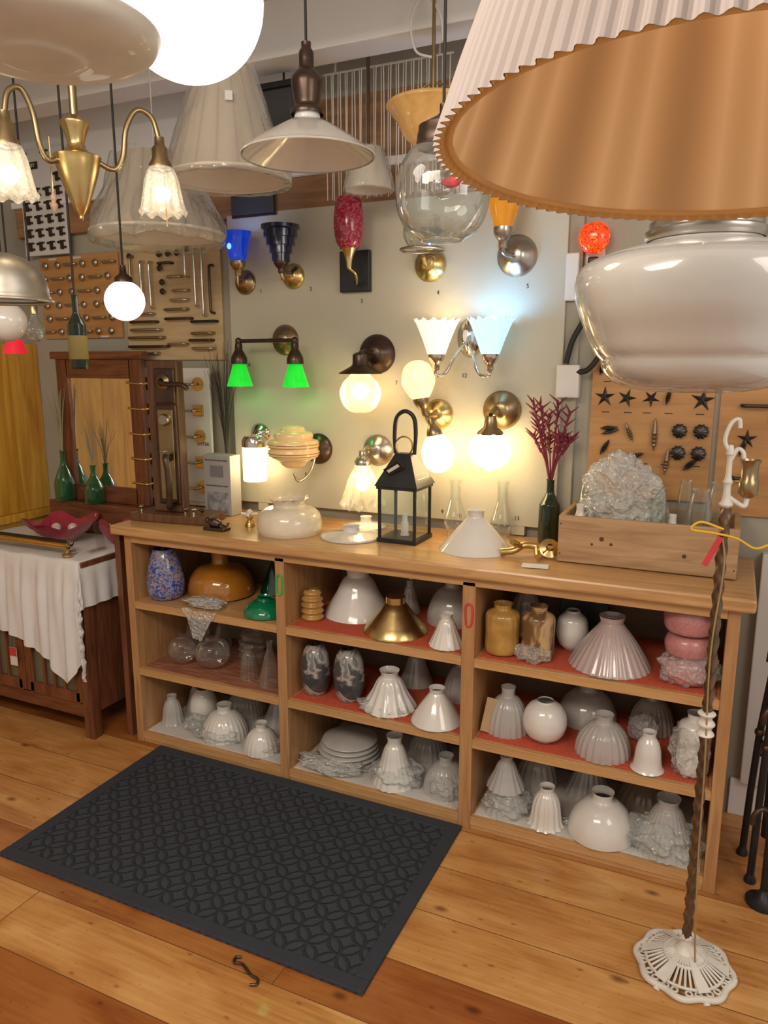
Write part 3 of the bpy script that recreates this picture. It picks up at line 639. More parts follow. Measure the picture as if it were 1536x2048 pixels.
def barpull(Ln,mat,loc,rot,parent,r=.006):
    return tube('bar_pull',[(-Ln/2,0,0),(-Ln/2+.004,-.024,0),(-Ln/2+.03,-.028,0),(Ln/2-.03,-.028,0),(Ln/2-.004,-.024,0),(Ln/2,0,0)],r,mat,parent,loc,rot,sm=3,seg=8)
for (Ln,m,x,z) in ((.17,nickel,-.17,.03),(.22,bronze,-.14,.06),(.2,abrass,-.15,.10),(.17,nickel,-.15,.135),(.15,bronze,-.16,.17),(.14,nickel,-.17,.205),
                   (.11,nickel,.17,.05),(.12,bronze,.16,.085),(.11,abrass,.17,.115),(.13,black,.18,.165),(.1,nickel,.03,.07),(.14,bronze,.04,.18),(.12,abrass,.03,.22),
                   (.09,chrome,.05,.26),(.08,nickel,.06,.30),(.09,abrass,-.21,.25),(.07,nickel,.03,.36),(.07,bronze,-.02,.42)):
    barpull(Ln,m,(x,-.008,z),(0,0,0),p)
for (Ln,m,x,z) in ((.2,chrome,-.10,.33),(.17,chrome,-.15,.35),(.24,chrome,.15,.35),(.28,chrome,.19,.33),(.2,bronze,.23,.30),(.13,chrome,.10,.42),(.12,abrass,-.21,.40)):
    barpull(Ln,m,(x,-.008,z),(0,pi/2,0),p)
kn2=lathe('cabinet_knob',[(.3,0),(.3,.5),(.8,.6),(1,.8),(.8,1),(0,1.05)],bronze,p,(-.05,-.008,.46),RY,seg=16,sm=0,sc=(.014,.022))
for x,z in ((-.05,.40),(.0,.46),(.05,.46),(.10,.47),(-.22,.46),(-.04,.34),(-.04,.30)): dupchild(kn2,(x,-.008,z),p)
def star(parent,loc,r,mat,rz=0):
    vs=[(0,-.012,0)]; n=10
    for i in range(n):
        a=2*pi*i/n+pi/2; q=r if i%2==0 else r*.33
        vs.append((q*math.cos(a),-.004,q*math.sin(a)))
    for i in range(n):
        a=2*pi*i/n+pi/2; q=r if i%2==0 else r*.33
        vs.append((q*math.cos(a),0,q*math.sin(a)))
    fs=[]
    for i in range(n):
        j=(i+1)%n; fs.append((0,1+i,1+j)); fs.append((1+i,11+i,11+j,1+j))
    return mk('starfish_knob',vs,fs,mat,parent,loc,(0,rz,0),smooth=False)
def shell(parent,loc,L_,r,mat,ry=0):
    pr=[(0,0)]
    for i in range(8):
        t=(i+.5)/8; pr+= [(math.sin(min(1,t*1.5)*pi/2)*(1.15-t*.9)*1.0,t),(math.sin(min(1,t*1.5)*pi/2)*(1.0-t*.9)*.85,t+.06)]
    pr.append((0,1.08))
    o=lathe('shell_knob',pr,mat,parent,loc,(0,ry,0),seg=14,sm=0,sc=(r,L_)); return o
p=T('shell_display_board','maple board displaying pewter starfish and shell knobs','display board',(1.97,.493,1.135))
box('board_panel',(0,0,.258),(.405,.016,.515),orangeb,p)
for x,z,r,a in ((-.155,.355,.036,0),(-.080,.352,.033,.3),(.165,.35,.040,.1),(.0,.352,.03,.6)): star(p,(x,-.008,z),r,pearl,a)
for x,z,l,r,a in ((-.175,.43,.055,.018,.3),(-.11,.45,.05,.018,1.5),(-.03,.44,.05,.024,.9),(.05,.44,.05,.018,1.3),(.12,.44,.055,.020,.2),(.155,.47,.04,.02,1.0),(.05,.33,.06,.014,.2),(-.165,.245,.06,.014,1.5),(-.16,.225,.06,.012,1.3),(-.05,.20,.07,.015,-.4),(.02,.17,.11,.018,0),(-.16,.15,.06,.016,.5),(-.07,.14,.06,.016,1.2),(.06,.09,.09,.016,.1),(.12,.11,.06,.018,.8),(-.10,.06,.08,.016,.3),(-.02,.05,.07,.016,1.2)):
    shell(p,(x,-.02,z),l,r,shellm if l>.062 else pearl,a)
for x,z in ((.10,.245),(.168,.245),(.10,.17),(.165,.17)):
    lathe('ribbed_knob',[(.4,0),(.4,.4),(.9,.5),(1,.7),(.7,1),(0,1.1)],pearl,p,(x,-.008,z),RY,seg=24,sm=0,sc=(.024,.022),fl=(10,.08,0,0))
for x in (-.15,-.075,-.01,.06,.16):
    for z in (.408,.302,.125,.035): box('printed_caption',(x,-.0085,z),(.026,.001,.003),ink,p,0)
p=T('shell_display_board','maple board displaying dark pewter knobs and pulls','display board',(2.40,.493,1.10))
box('board_panel',(0,0,.235),(.42,.016,.47),orangeb,p)
star(p,(-.12,-.008,.26),.032,pearl); shell(p,(-.14,-.02,.20),.06,.014,pearl,.3); shell(p,(-.06,-.02,.32),.05,.016,pearl,.8)
barpull(.09,pearl,(-.10,-.008,.37),(0,0,0),p); barpull(.07,pearl,(-.12,-.008,.13),(0,0,0),p)

p=T('night_light','red orange glowing crackled night light on wall outlet','night light',(1.755,.5,1.955))
box('wall_socket',(0,-.008,-.01),(.065,.016,.11),whitecord,p,.004); box('plug_body',(0,-.035,-.02),(.035,.04,.055),black,p,.006)
lathe('lamp_shade',[(0,0),(.5,.06),(.85,.25),(1,.5),(.92,.75),(.6,.94),(0,1)],ork,p,(0,-.05,.015),sc=(.052,.105),sy=.6)
p=T('wall_conduit','pale vertical cable channel fixed to wall','conduit',(1.69,.5,1.0))
box('channel_strip',(0,-.012,.62),(.05,.022,1.24),wallm,p,.003)
p=T('cable_box','small white plastic cord box on wall channel','cord box',(1.685,.476,1.82)); box('box_body',(0,-.012,.08),(.045,.024,.16),whitecord,p,.005)
p=T('outlet_box','white outlet box with looped black cable','outlet',(1.69,.476,1.485))
box('box_body',(0,-.02,.058),(.08,.04,.115),whitecord,p,.005)
tube('black_cable',[(.03,-.03,.09),(.07,-.04,.10),(.11,-.04,.16),(.12,-.03,.26),(.10,-.03,.36),(.06,-.03,.36),(.05,-.03,.28),(.01,-.03,.20),(-.01,-.03,.12)],.010,blackcord,p)

# ------------------------------------------------------------------ wire rack
p=T('wire_rack','hanging row of thin white vertical wires','rack',(1.03,.33,2.20))
for i in range(34):
    x=-.235+i*.0143; zz=.004*math.sin(i*2.1)
    tube('thin_wire',[(x,.012*(i%2),zz),(x+.003*math.sin(i*1.7),.012*(i%2),.22),(x,.012*(i%2),.43)],.0020,whitecord,p,sm=2,seg=5)
tube('cross_rod',[(-.25,.006,.43),(.25,.006,.43)],.004,whitecord,p,sm=0,seg=6)
tube('hanger_rod',[(-.2,.006,.43),(-.2,.006,.60)],.004,whitecord,p,sm=0); tube('hanger_rod',[(.2,.006,.43),(.2,.006,.60)],.004,whitecord,p,sm=0)
p=T('hanging_signboard','dark framed slate hanging before wood beam','sign',(.38,.45,2.22)); box('slate_panel',(0,0,.02),(.20,.012,.07),M('slate',(.05,.055,.06),.5),p); box('slate_frame',(0,.008,.02),(.22,.006,.09),bronze,p)
p=T('dark_lantern_frame','dark rectangular lantern hanging near ceiling','lantern',(.66,.26,2.42)); box('lantern_box',(0,0,.07),(.13,.13,.14),M('dark_pane',(.05,.05,.055),.15,coat=.5),p,.003); box('lantern_top',(0,0,.15),(.16,.16,.02),black,p,.004); box('lantern_bottom',(0,0,-.005),(.15,.15,.014),black,p,.003); tube('hanging_chain',[(0,0,.16),(0,0,.38)],.004,black,p,sm=0)

# ------------------------------------------------------------------ pendants
CZ=2.80
def cord(p,z0,zc,mat=blackcord,r=.0035,x=0,y=0): return tube('hanging_cord',[(x,y,z0),(x,y,zc)],r,mat,p,sm=0,seg=8)
p=T('dish_pendant','cream saucer shaped pendant shade seen from below','pendant lamp',(1.26,-1.385,2.045))
lathe('saucer_shade',[(0,0),(.30,.0),(.36,.012),(.42,.03),(.72,.05),(.93,.11),(1,.2),(.98,.24),(.7,.34),(.25,.42),(.2,.5)],M('cream_saucer',(.62,.59,.53),.5,coat=.12),p,sc=(.172,.20),seg=64,sm=3)
tube('hanging_stem',[(0,0,.09),(0,0,CZ-2.045)],.012,brass,p,sm=0)
p=T('globe_pendant','large glowing white opal glass globe pendant','pendant lamp',(1.310,-1.10,2.098))
sphere('glass_globe',(0,0,.131),.131,litw,p,seg=56,n=32)
lathe('fitter_cap',[(1,0),(1,.4),(.4,.7),(.2,1)],brass,p,(0,0,.252),sc=(.05,.06),sm=0); tube('hanging_stem',[(0,0,.30),(0,0,CZ-2.098)],.008,brass,p,sm=0)
p=T('brass_chandelier','polished brass two arm chandelier with etched glass shades','chandelier',(.675,-.757,1.965))
lathe('urn_body',[(0,0),(.12,.02),(.1,.05),(.3,.12),(.62,.3),(.88,.48),(1,.6),(1,.63),(.55,.67),(.38,.73),(.40,.79),(.5,.86),(.62,.93),(.60,.96),(.3,1.0),(.2,1.02)],brass,p,sc=(.056,.245),sm=3)
tube('center_stem',[(0,0,.24),(0,0,CZ-1.965)],.010,abrass,p,sm=0)
etch=glass('etched_glow_glass',(1,.98,.94),.5,.45,(.95,.88,.74),em=.22,bump=1,bs=60)
for sx,sy_ in ((-.062,-.155),(.125,.165)):
    tube('lamp_arm',[(sx*.2,sy_*.2,.150),(sx*.42,sy_*.42,.132),(sx*.54,sy_*.54,.165),(sx*.60,sy_*.60,.235),(sx*.74,sy_*.74,.283),(sx*.92,sy_*.92,.270),(sx,sy_,.215)],.007,abrass,p)
    lathe('socket_cup',[(.4,1),(.45,.75),(.7,.65),(.7,.35),(1,.15),(1,0)],abrass,p,(sx,sy_,.145),sc=(.030,.08),sm=0)
    lathe('glass_shade',[(1,0),(.9,.12),(.8,.4),(.7,.72),(.55,.93),(.45,1)],etch,p,(sx,sy_,.035),sc=(.062,.118),fl=(10,.05,1,.3),ruf=(10,.006,.3,0))
    sphere('light_bulb',(sx,sy_,.085),.022,bulbs,p)
tube('pull_chain',[(.13,.17,.16),(.14,.16,.10),(.14,.16,.0)],.002,brass,p,sm=2,seg=6)
tube('pull_chain',[(-.06,-.03,.20),(-.06,-.03,.05)],.002,brass,p,sm=0,seg=6); lathe('chain_finial',[(.1,0),(.5,.1),(1,.35),(.5,.5),(.8,.7),(.2,1)],M('porcelain',(.6,.4,.3),.3),p,(-.06,-.03,.02),sc=(.010,.05))
def wrapped(label,x,y,z0,z1,rb,rt,wob):
    p=T('wrapped_lampshade',label,'lampshade',(x,y,z0),'wrapped fabric shades'); h=z1-z0
    lathe('fabric_shade',[(rb,0),(rb*.86,h*.25),(rb*.70,h*.55),(rt*1.05,h*.9),(rt,h)],shadef,p,seg=64)
    lathe('shade_lining',[(rb*.985,.001),(rb*.845,h*.25),(rb*.685,h*.55),(rt*1.02,h*.9),(rt*.98,h*.99)],shadel,p,seg=64)
    tube('trim_band',[(rb*1.003*math.cos(t*pi/12),rb*1.003*math.sin(t*pi/12),.004) for t in range(24)],.006,shadel,p,closed=True,sm=2,seg=6)
    lathe('plastic_wrap',[(rb*.9,-wob*1.2),(rb*1.0,-wob*1.4),(rb*1.045,-.002),(rb*.92,h*.25),(rb*.76,h*.55),(rt*1.12,h*.9),(rt*1.0,h*1.03)],film,p,seg=140,wob=wob,ang=3,sm=8)
    cord(p,h-.02,CZ-z0,whitecord,.002); tube('spider_bar',[(-rt,0,h-.02),(rt,0,h-.02)],.002,brass,p,sm=0)
    return p
p=wrapped('beige fabric bell lampshade wrapped in clear plastic',.75,-.22,2.165,2.475,.187,.088,.007)
box('paper_label',(.085,-.105,.20),(.022,.002,.03),paper,p,.0005,rot=(-.35,0,.6))
wrapped('wide beige fabric lampshade in crinkled clear plastic',.27,.0,2.065,2.33,.235,.13,.022)
p=T('cone_pendant','white glass shallow cone pendant with bronze socket','pendant lamp',(1.197,-.50,2.125))
lathe('cone_shade',[(.13,.085),(.25,.08),(.5,.057),(.8,.025),(.97,.003),(1,0),(.99,-.004)],milk,p,sc=(.171,1),seg=64,sm=3)
lathe('shade_inside',[(.0,.076),(.25,.074),(.5,.05),(.8,.018),(.97,-.002)],milk,p,sc=(.169,1),seg=64,sm=3)
lathe('socket_housing',[(1,0),(1,.06),(.75,.12),(.8,.2),(.95,.42),(.9,.52),(.55,.62),(.45,.66),(.45,.86),(.3,.92),(.3,1)],bronze,p,(0,0,.095),sc=(.041,.165),sm=2)
lathe('glass_collar',[(1.05,0),(1.1,.4),(1,1)],whitecool,p,(0,0,.08),sc=(.03,.02),sm=0)
cord(p,.255,CZ-2.125)
p=T('small_lampshade','small cream lampshade in plastic hanging on rod','lampshade',(1.01,.235,2.20),'wrapped fabric shades')
lathe('fabric_shade',[(1,0),(.9,.3),(.6,1)],M('small_cream_fabric',(.56,.48,.39),.8,em=.03),p,sc=(.082,.135)); lathe('plastic_wrap',[(1.04,-.05),(1.1,0),(.98,.3),(.66,1.02)],film,p,sc=(.082,.135),wob=.006,seg=70,sm=6)
tube('hanging_rod',[(0,0,.12),(0,0,CZ-2.20)],.006,bronze,p,sm=0); tube('hook_ring',[(.018*math.cos(t*pi/4),0,.48+.018*math.sin(t*pi/4)) for t in range(8)],.003,bronze,p,closed=True)
p=T('amber_bowl_pendant','amber marbled glass bowl pendant on brass rod','pendant lamp',(1.318,.057,2.265))
lathe('glass_bowl',[(0,0),(.35,.03),(.62,.25),(.75,.55),(.93,.82),(1,.9),(.97,.97)],ambowl,p,sc=(.145,.125),seg=56); tube('hanging_rod',[(.0,0,.0),(.0,0,CZ-2.265)],.006,abrass,p,sm=0)
tube('coiled_wire',[(.0,0,.25),(-.06,0,.28),(-.075,0,.37),(-.03,0,.43),(.02,0,.36),(.03,0,.29)],.004,whitecord,p); tube('bowl_arm',[(-.12,0,.115),(0,0,.18),(.12,0,.115)],.003,abrass,p)
p=T('clear_globe_pendant','clear glass globe pendant with bronze fitter cap','pendant lamp',(1.63,-.679,1.868))
lathe('glass_globe',[(.44,0),(.48,.008),(.78,.11),(.97,.32),(1,.5),(.95,.68),(.75,.87),(.55,.95),(.5,1)],glass('clear_globe_glass',refl=.45,body=.05,bodycol=(.8,.8,.75),bump=.05),p,sc=(.101,.20),seg=64)
tube('glass_rim',[(.045*math.cos(t*pi/8),.045*math.sin(t*pi/8),0) for t in range(16)],.0025,clearw,p,closed=True,sm=2)
lathe('fitter_cap',[(1,0),(1.04,.1),(1,.3),(.97,.36),(.95,.5),(.3,.72),(.16,.8),(.16,1)],bronze,p,(0,0,.185),sc=(.055,.085),sm=0,seg=40)
crumple('red_paper_tag',(.050,-.082,.098),(.022,.006,.011),redtag,3,p,.3,2,3,False)
sphere('light_bulb',(0,0,.11),.028,clearw,p); tube('lamp_socket',[(0,0,.19),(0,0,.14)],.014,bronze,p,sm=0); cord(p,.26,CZ-1.868)
p=T('pleated_lampshade','huge pleated fabric lampshade with glow-painted lining','lampshade',(2.213,-1.579,1.776)); p.rotation_euler=(-.055,.02,0)
prp=[(1,-.003),(.93,.07),(.74,.25),(.56,.42)]
lathe('pleated_fabric',prp,pleat,p,sc=(.235,.75),fl=(108,.014,0,0),sm=0,seg=648,ang=.3)
lathe('painted_glow_pleats',[(r*.994,z) for r,z in prp],pleatb,p,sc=(.235,.75),fl=(108,.014,0,0),sm=0,seg=648,ang=.3)  # added inner copy of the pleats, coloured as light shining through
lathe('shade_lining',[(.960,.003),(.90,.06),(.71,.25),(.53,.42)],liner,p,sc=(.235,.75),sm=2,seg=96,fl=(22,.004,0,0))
tube('rim_tape',[(.2245*math.cos(t*pi/16),.2245*math.sin(t*pi/16),.003) for t in range(32)],.0025,pleatb,p,closed=True,sm=2)
cord(p,.31,CZ-1.776,brass,.005); tube('spider_bar',[(-.125,0,.30),(.125,0,.30)],.003,brass,p,sm=0)
clearish=glass('thick_rim_glass',(.97,.96,.95),.16,.02,(.7,.66,.6))
opal=M('schoolhouse_opal',(.64,.63,.605),.25,var=.02,coat=.5)
def school(label,x,y,z0,R,mt2):
    p=T('schoolhouse_pendant',label,'pendant lamp',(x,y,z0),'white schoolhouse pendants')
    pr=[(.42,1.24),(.46,1.17),(.62,1.135),(.84,1.07),(.955,1.00),(.995,.91),(1,.83),(.98,.73),(.935,.60),(.875,.45),(.815,.33),(.755,.26),(.735,.18),(.62,.07),(.38,.01),(0,0)]
    lathe('opal_globe',[(r*(.985 if z>.5 else .95),.035+z*.972) for r,z in pr],opal,p,sc=(R,R),seg=72,sm=3)
    lathe('outer_glass',pr,clearish,p,sc=(R,R),seg=72,sm=3)
    lathe('fitter_cap',[(.44,1.20),(.46,1.22),(.46,1.27),(.43,1.29),(.43,1.34),(.38,1.37),(.15,1.42),(.08,1.48)],mt2,p,sc=(R,R),sm=0,seg=56)
    tube('hanging_stem',[(0,0,1.43*R),(0,0,CZ-z0)],.008,mt2,p,sm=0)
school('white schoolhouse glass pendant with brushed nickel fitter',2.172,-1.03,1.565,.183,nickel)
school('white schoolhouse glass pendant with brass fitter',2.06,-.55,1.63,.15,brass)
p=T('metal_dome_pendant','brushed metal dome pendant with rolled rim','pendant lamp',(.535,-.90,1.762))
lathe('dome_shade',[(1,0),(.98,.1),(.96,.12),(.93,.4),(.78,.72),(.5,.9),(.2,1)],steel,p,sc=(.115,.115),seg=56,sm=2); tube('rolled_rim',[(.115*math.cos(t*pi/12),.115*math.sin(t*pi/12),0) for t in range(24)],.005,steel,p,closed=True,sm=2); cord(p,.11,CZ-1.762)
p=T('opal_globe_pendant','unlit white opal globe pendant','pendant lamp',(.10,-.54,1.675)); sphere('glass_globe',(0,0,.062),.062,milk,p); lathe('fitter_cap',[(1,0),(.8,.5),(.2,1)],nickel,p,(0,0,.117),sc=(.025,.03)); cord(p,.14,CZ-1.675)
p=T('red_cone_pendant','small red cone shade pendant glowing softly','pendant lamp',(-.223,-.252,1.64)); lathe('cone_shade',[(1,0),(.6,.9),(.4,1)],M('lit_red_glass',(.6,.02,.04),.2,em=.4,emc=(.9,.02,.05)),p,sc=(.045,.055)); cord(p,.05,CZ-1.64)
p=T('globe_pendant','glowing white globe pendant with bronze cap','pendant lamp',(.421,-.353,1.740)); sphere('glass_globe',(0,0,.064),.063,litw,p); lathe('fitter_cap',[(1,0),(1,.3),(.4,.55),(.3,1)],bronze,p,(0,0,.118),sc=(.028,.055),sm=0); cord(p,.165,CZ-1.740)
p=T('bottle_pendant','dark wine bottle pendant hanging on cord','pendant lamp',(.305,-.45,1.592)); lathe('bottle_glass',[(.85,0),(1,.03),(1,.55),(.9,.62),(.4,.74),(.34,.8),(.34,.97),(.4,1)],darkb,p,sc=(.029,.225)); lathe('bottle_label',[(1.02,.12),(1.02,.45)],M('tan_label',(.24,.18,.05),.6),p,sc=(.029,.225),sm=0); cord(p,.22,CZ-1.592)
p=T('bulb_pendant','clear glass bulb pendant hanging on thin cord','pendant lamp',(-.02,-.33,1.68)); lathe('bulb_glass',[(0,0),(.6,.08),(1,.35),(.8,.6),(.4,.85),(.38,1)],clearw,p,sc=(.034,.10)); lathe('lamp_socket',[(1,0),(1,.8),(.5,1)],brass,p,(0,0,.095),sc=(.014,.04),sm=0); cord(p,.13,CZ-1.68)

# ------------------------------------------------------------------ counter things
CT=.961
p=T('door_handle_display','walnut door sample with bronze entry handle set','hardware display',(.12,.17,CT),rz=.12)
box('wood_base',(.03,-.01,.017),(.36,.16,.034),walnut,p,.004); box('door_sample',(-.004,.0,.345),(.142,.050,.62),walnut,p,.004)
box('edge_latch',(-.0765,0,.36),(.003,.024,.13),brass,p,.001); box('upper_plate',(.012,-.030,.555),(.095,.012,.14),bronze,p,.008)
tube('door_lever',[(.016,-.03,.57),(.016,-.07,.57),(.06,-.075,.562),(.12,-.075,.562),(.145,-.075,.545)],.010,bronze,p)
lathe('door_rosette',[(1,0),(1,.4),(.5,1)],abrass,p,(.012,-.036,.57),RY,sm=0,sc=(.030,.018))
box('handle_plate',(.012,-.031,.275),(.100,.014,.41),bronze,p,.012); box('plate_trim',(.012,-.038,.275),(.070,.006,.37),abrass,p,.008)
lathe('lock_cylinder',[(1,0),(1,.6),(.8,1),(0,1)],nickel,p,(.014,-.040,.42),RY,sm=0,sc=(.024,.02))
tube('grab_handle',[(.018,-.040,.26),(.035,-.085,.27),(.047,-.09,.21),(.047,-.09,.13),(.035,-.075,.07),(.018,-.040,.06)],.014,bronze,p); box('thumb_latch',(.018,-.06,.295),(.024,.05,.006),nickel,p,.002)
for i,x in enumerate((-.12,.09,.13,.17)):
    lathe('drawer_knob',[(.5,0),(.4,.5),(1,.8),(.8,1),(0,1.1)],(nickel,abrass,chrome,bronze)[i],p,(x,-.05,.035),sc=(.012,.025))
p=T('lockset_display_board','white board displaying brass door levers and knobs','display board',(-.06,.43,.965))
box('board_panel',(0,0,.32),(.40,.014,.60),paper,p); text('printed_sign','EMTEK',.022,ink,p,(.155,-.008,.285))
box('board_stand',(0,.012,.02),(.3,.02,.04),paper,p)
for r in range(5):
    for c in range(3):
        x=-.14+c*.14; z=.09+r*.115
        if (r+c)%2: box('rosette',(x,-.013,z),(.05,.012,.05),brass if r%2 else nickel,p,.003)
        else: lathe('rosette',[(1,0),(1,.3),(0,.4)],nickel if r%2 else brass,p,(x,-.007,z),RY,sm=0,sc=(.03,.02))
        if (r*3+c)%3 or c==0: tube('door_lever',[(x,-.02,z),(x,-.05,z),(x-.03,-.055,z),(x-.085,-.055,z+.004)],.006,(brass,nickel,nickel)[c],p)
        else: lathe('door_knob',[(.3,0),(.3,.4),(.9,.6),(1,.8),(.7,1),(0,1.05)],(nickel,brass,chrome)[c],p,(x,-.02,z),RY,sc=(.022,.045))
p=T('boxed_paper_holder','white carton of recessed paper holder with print','box',(.245,.35,CT),rz=-.05)
box('carton',(0,0,.13),(.145,.07,.26),greycard,p,.002); box('printed_picture',(.0,-.0362,.055),(.115,.001,.09),cardf,p,0); box('printed_picture',(.0,-.0362,.19),(.07,.001,.05),M('grey_print',(.22,.22,.23),.5),p,0)
text('printed_title','Recessed Estate Paper Holder',.0098,ink,p,(0,-.037,.128)); text('printed_title','Recessed Estate Paper Holder',.0098,ink,p,(0,-.037,.238))
p=T('bronze_doorstop','small dark bronze animal shaped doorstop on wedge','doorstop',(.42,.07,CT))
box('wedge',(0,0,.006),(.10,.05,.012),bronze,p,.003); crumple('animal_body',(-.01,0,.028),(.032,.02,.02),bronze,5,p,.25,1.5,3,True,.05); sphere('animal_head',(-.04,0,.035),.014,bronze,p); tube('tail',[(.02,0,.025),(.045,0,.018),(.05,.01,.03)],.004,bronze,p)
p=T('porcelain_tap_handle','brass tap fitting with white porcelain cross handle','tap handle',(.50,.18,CT))
lathe('tap_body',[(1,0),(.8,.3),(.5,.5),(.7,.8),(.3,1)],brass,p,sc=(.02,.05)); sphere('porcelain_button',(0,0,.058),.012,whitecord,p)
for a in range(4): tube('handle_spoke',[(0,0,.048),(.034*math.cos(a*pi/2+.4),.034*math.sin(a*pi/2+.4),.052)],.006,whitecord,p,sm=0)
p=T('milk_glass_lampshade','cream milk glass lampshade with ruffled crown','glass lampshade',(.70,.16,CT))
lathe('shade_body',[(.95,0),(1.0,.14),(1,.34),(.93,.55),(.76,.70),(.58,.76),(.50,.80),(.49,.85),(.54,.93),(.62,1)],M('warm_milk_glass',(.70,.62,.49),.12,coat=.6,bump=.3,bs=25),p,sc=(.126,.135),fl=(12,.045,.75,1),ruf=(12,.004,.8,1),seg=84)
for i,(x,y,r,lb) in enumerate(((.955,.19,.118,'flat white glass disc shade with clear rim'),(.93,.365,.085,'smaller flat white glass disc shade behind another'))):
    p=T('disc_glass_lampshade',lb,'glass lampshade',(x,y,CT),'flat disc shades'); lathe('disc_body',[(1,0),(.98,.008),(.7,.016),(.3,.022),(.26,.026),(.25,.044),(.28,.048)],milk,p,sc=(r,.9),sm=0,seg=56); tube('clear_rim',[(r*math.cos(t*pi/12),r*math.sin(t*pi/12),.003) for t in range(24)],.003,clearish,p,closed=True,sm=2)
p=T('black_lantern','black metal lantern with glass panes and ring handle','lantern',(1.155,.235,CT),rz=-.02)
h=.19; q=.07
box('lantern_base',(0,0,.008),(.158,.158,.016),black,p,.002)
for sx in (-1,1):
    for sy_ in (-1,1): box('corner_post',(sx*q,sy_*q,h/2+.008),(.010,.010,h),black,p,.001)
box('top_frame',(0,0,h+.012),(.16,.16,.012),black,p,.002)
for sx,sy_,a in ((0,-q,0),(0,q,0),(-q,0,1),(q,0,1)):
    box('glass_pane',(sx,sy_,h/2+.012),(.13,.0015,h-.02) if a==0 else (.0015,.13,h-.02),clear,p,0)
vs=[(-.085,-.085,0),(.085,-.085,0),(.085,.085,0),(-.085,.085,0),(-.03,-.022,.115),(.03,-.022,.115),(.03,.022,.115),(-.03,.022,.115)]
mk('lantern_roof',vs,[(0,1,5,4),(1,2,6,5),(2,3,7,6),(3,0,4,7),(4,5,6,7),(3,2,1,0)],black,p,(0,0,h+.018),smooth=False)
for k in range(5): box('roof_vent',(.070-.010*k,0,h+.04+.018*k),(.003,.10-.012*k,.012),abrass,p,.001,rot=(0,.5,0))
tube('ring_handle',[(-.038,0,h+.13),(-.042,0,h+.20),(-.034,0,h+.262),(0,0,h+.285),(.034,0,h+.262),(.042,0,h+.20),(.038,0,h+.13)],.008,black,p)
tube('brass_loop',[(.034*math.cos(t*pi/6),-.010,h+.160+.034*math.sin(t*pi/6)) for t in range(12)],.003,abrass,p,closed=True,sm=2)
lathe('candle_socket',[(1.2,0),(1,.1),(1,.6),(.7,.65),(.7,1),(0,1)],whitecord,p,(0,0,.016),sc=(.014,.08),sm=0)
box('price_tag',(-.012,-.075,h+.085),(.07,.002,.035),black,p,.001,rot=(.5,-.55,0)); box('tag_print',(-.012,-.0775,h+.085),(.05,.001,.012),paper,p,0,rot=(.5,-.55,0))
p=T('white_cone_lampshade','smooth white opal glass cone lampshade','glass lampshade',(1.44,.205,CT)); lathe('cone_body',K['cone'],milk,p,sc=(.128,.140),sm=2,seg=56)
for x,y in ((1.30,.385),(1.475,.415)):
    p=T('glass_chimney','clear glass oil lamp chimney with bulging base','glass chimney',(x,y,CT),'oil lamp chimneys'); lathe('chimney_glass',[(.7,0),(.7,.06),(1,.2),(1.0,.3),(.75,.46),(.5,.65),(.45,.85),(.55,1)],clearw,p,sc=(.043,.215))
p=T('wine_bottle_vase','dark wine bottle holding burgundy dried flowers','vase',(1.655,.40,CT)); lathe('bottle_glass',[(.9,0),(1,.03),(1,.55),(.85,.65),(.42,.78),(.36,.86),(.36,.97),(.42,1)],darkb,p,sc=(.038,.235))
random.seed(5)
for i in range(13):
    a=i*.62; e=Vector((-.02+.10*math.cos(a*1.9)*random.uniform(.4,1),.03*math.sin(a)-.01,random.uniform(.36,.52)))
    P0=Vector((0,0,.20)); P1=Vector((e.x*.3,e.y*.3,.30))
    parts=[tube('dried_sprig',[P0,P1,e],.0026,redplant,p,sm=3,seg=6)]
    for k in range(15):
        t=.35+.65*k/14; b=k*2.4+i; q0=P1.lerp(e,t); d=.012+.022*(t>.72)
        parts.append(tube('s',[q0,(q0.x+d*math.cos(b),q0.y+d*.7*math.sin(b),q0.z+d*.8)],[.0048,.0012],redplant,p,sm=0,seg=5))
    merge(parts,'dried_sprig')
p=T('brass_pipe_fitting','polished brass gas pipe elbow fitting','brass fitting',(1.62,.17,CT))
tube('pipe_elbow',[(-.07,-.03,.015),(-.03,-.01,.02),(0,.02,.035),(.05,.03,.03),(.08,.0,.02)],.013,brass,p); lathe('round_flange',[(1,0),(1,.3),(.4,.5),(.3,1)],brass,p,(.085,.02,.03),(.9,.5,0),sc=(.034,.03),sm=0); tube('pipe_spur',[(-.01,.01,.03),(-.03,-.03,.055)],.011,brass,p,sm=0); tube('pipe_end',[(.04,.03,.03),(.06,-.04,.014)],.010,brass,p,sm=0)
o=box('paper_tag',(1.69,.06,CT+.002),(.085,.05,.002),paper,None,.0005,rot=(0,0,.15)); tag(o,'cream paper price tag lying on worktop','tag')
p=T('pine_crate','rough pine crate filled with glass and bubble wrap','crate',(2.01,.30,CT))
for nm,c,s in (('crate_side',(0,-.14,.08),(.54,.018,.155)),('crate_side',(0,.14,.08),(.54,.018,.155)),('crate_end',(-.262,0,.08),(.018,.265,.155)),('crate_end',(.262,0,.08),(.018,.265,.155)),('crate_bottom',(0,0,.008),(.52,.265,.012))): box(nm,c,s,crate_m,p,.003)
kd=M('dark_knot',(.08,.04,.02),.7)
for x,z,r in ((-.13,.09,.009),(-.10,.075,.006),(-.16,.07,.005),(.12,.06,.008)): lathe('wood_knot',[(0,1),(.7,.8),(1,0)],kd,p,(x,-.1485,z),RY,sc=(r,.0012),sm=0)
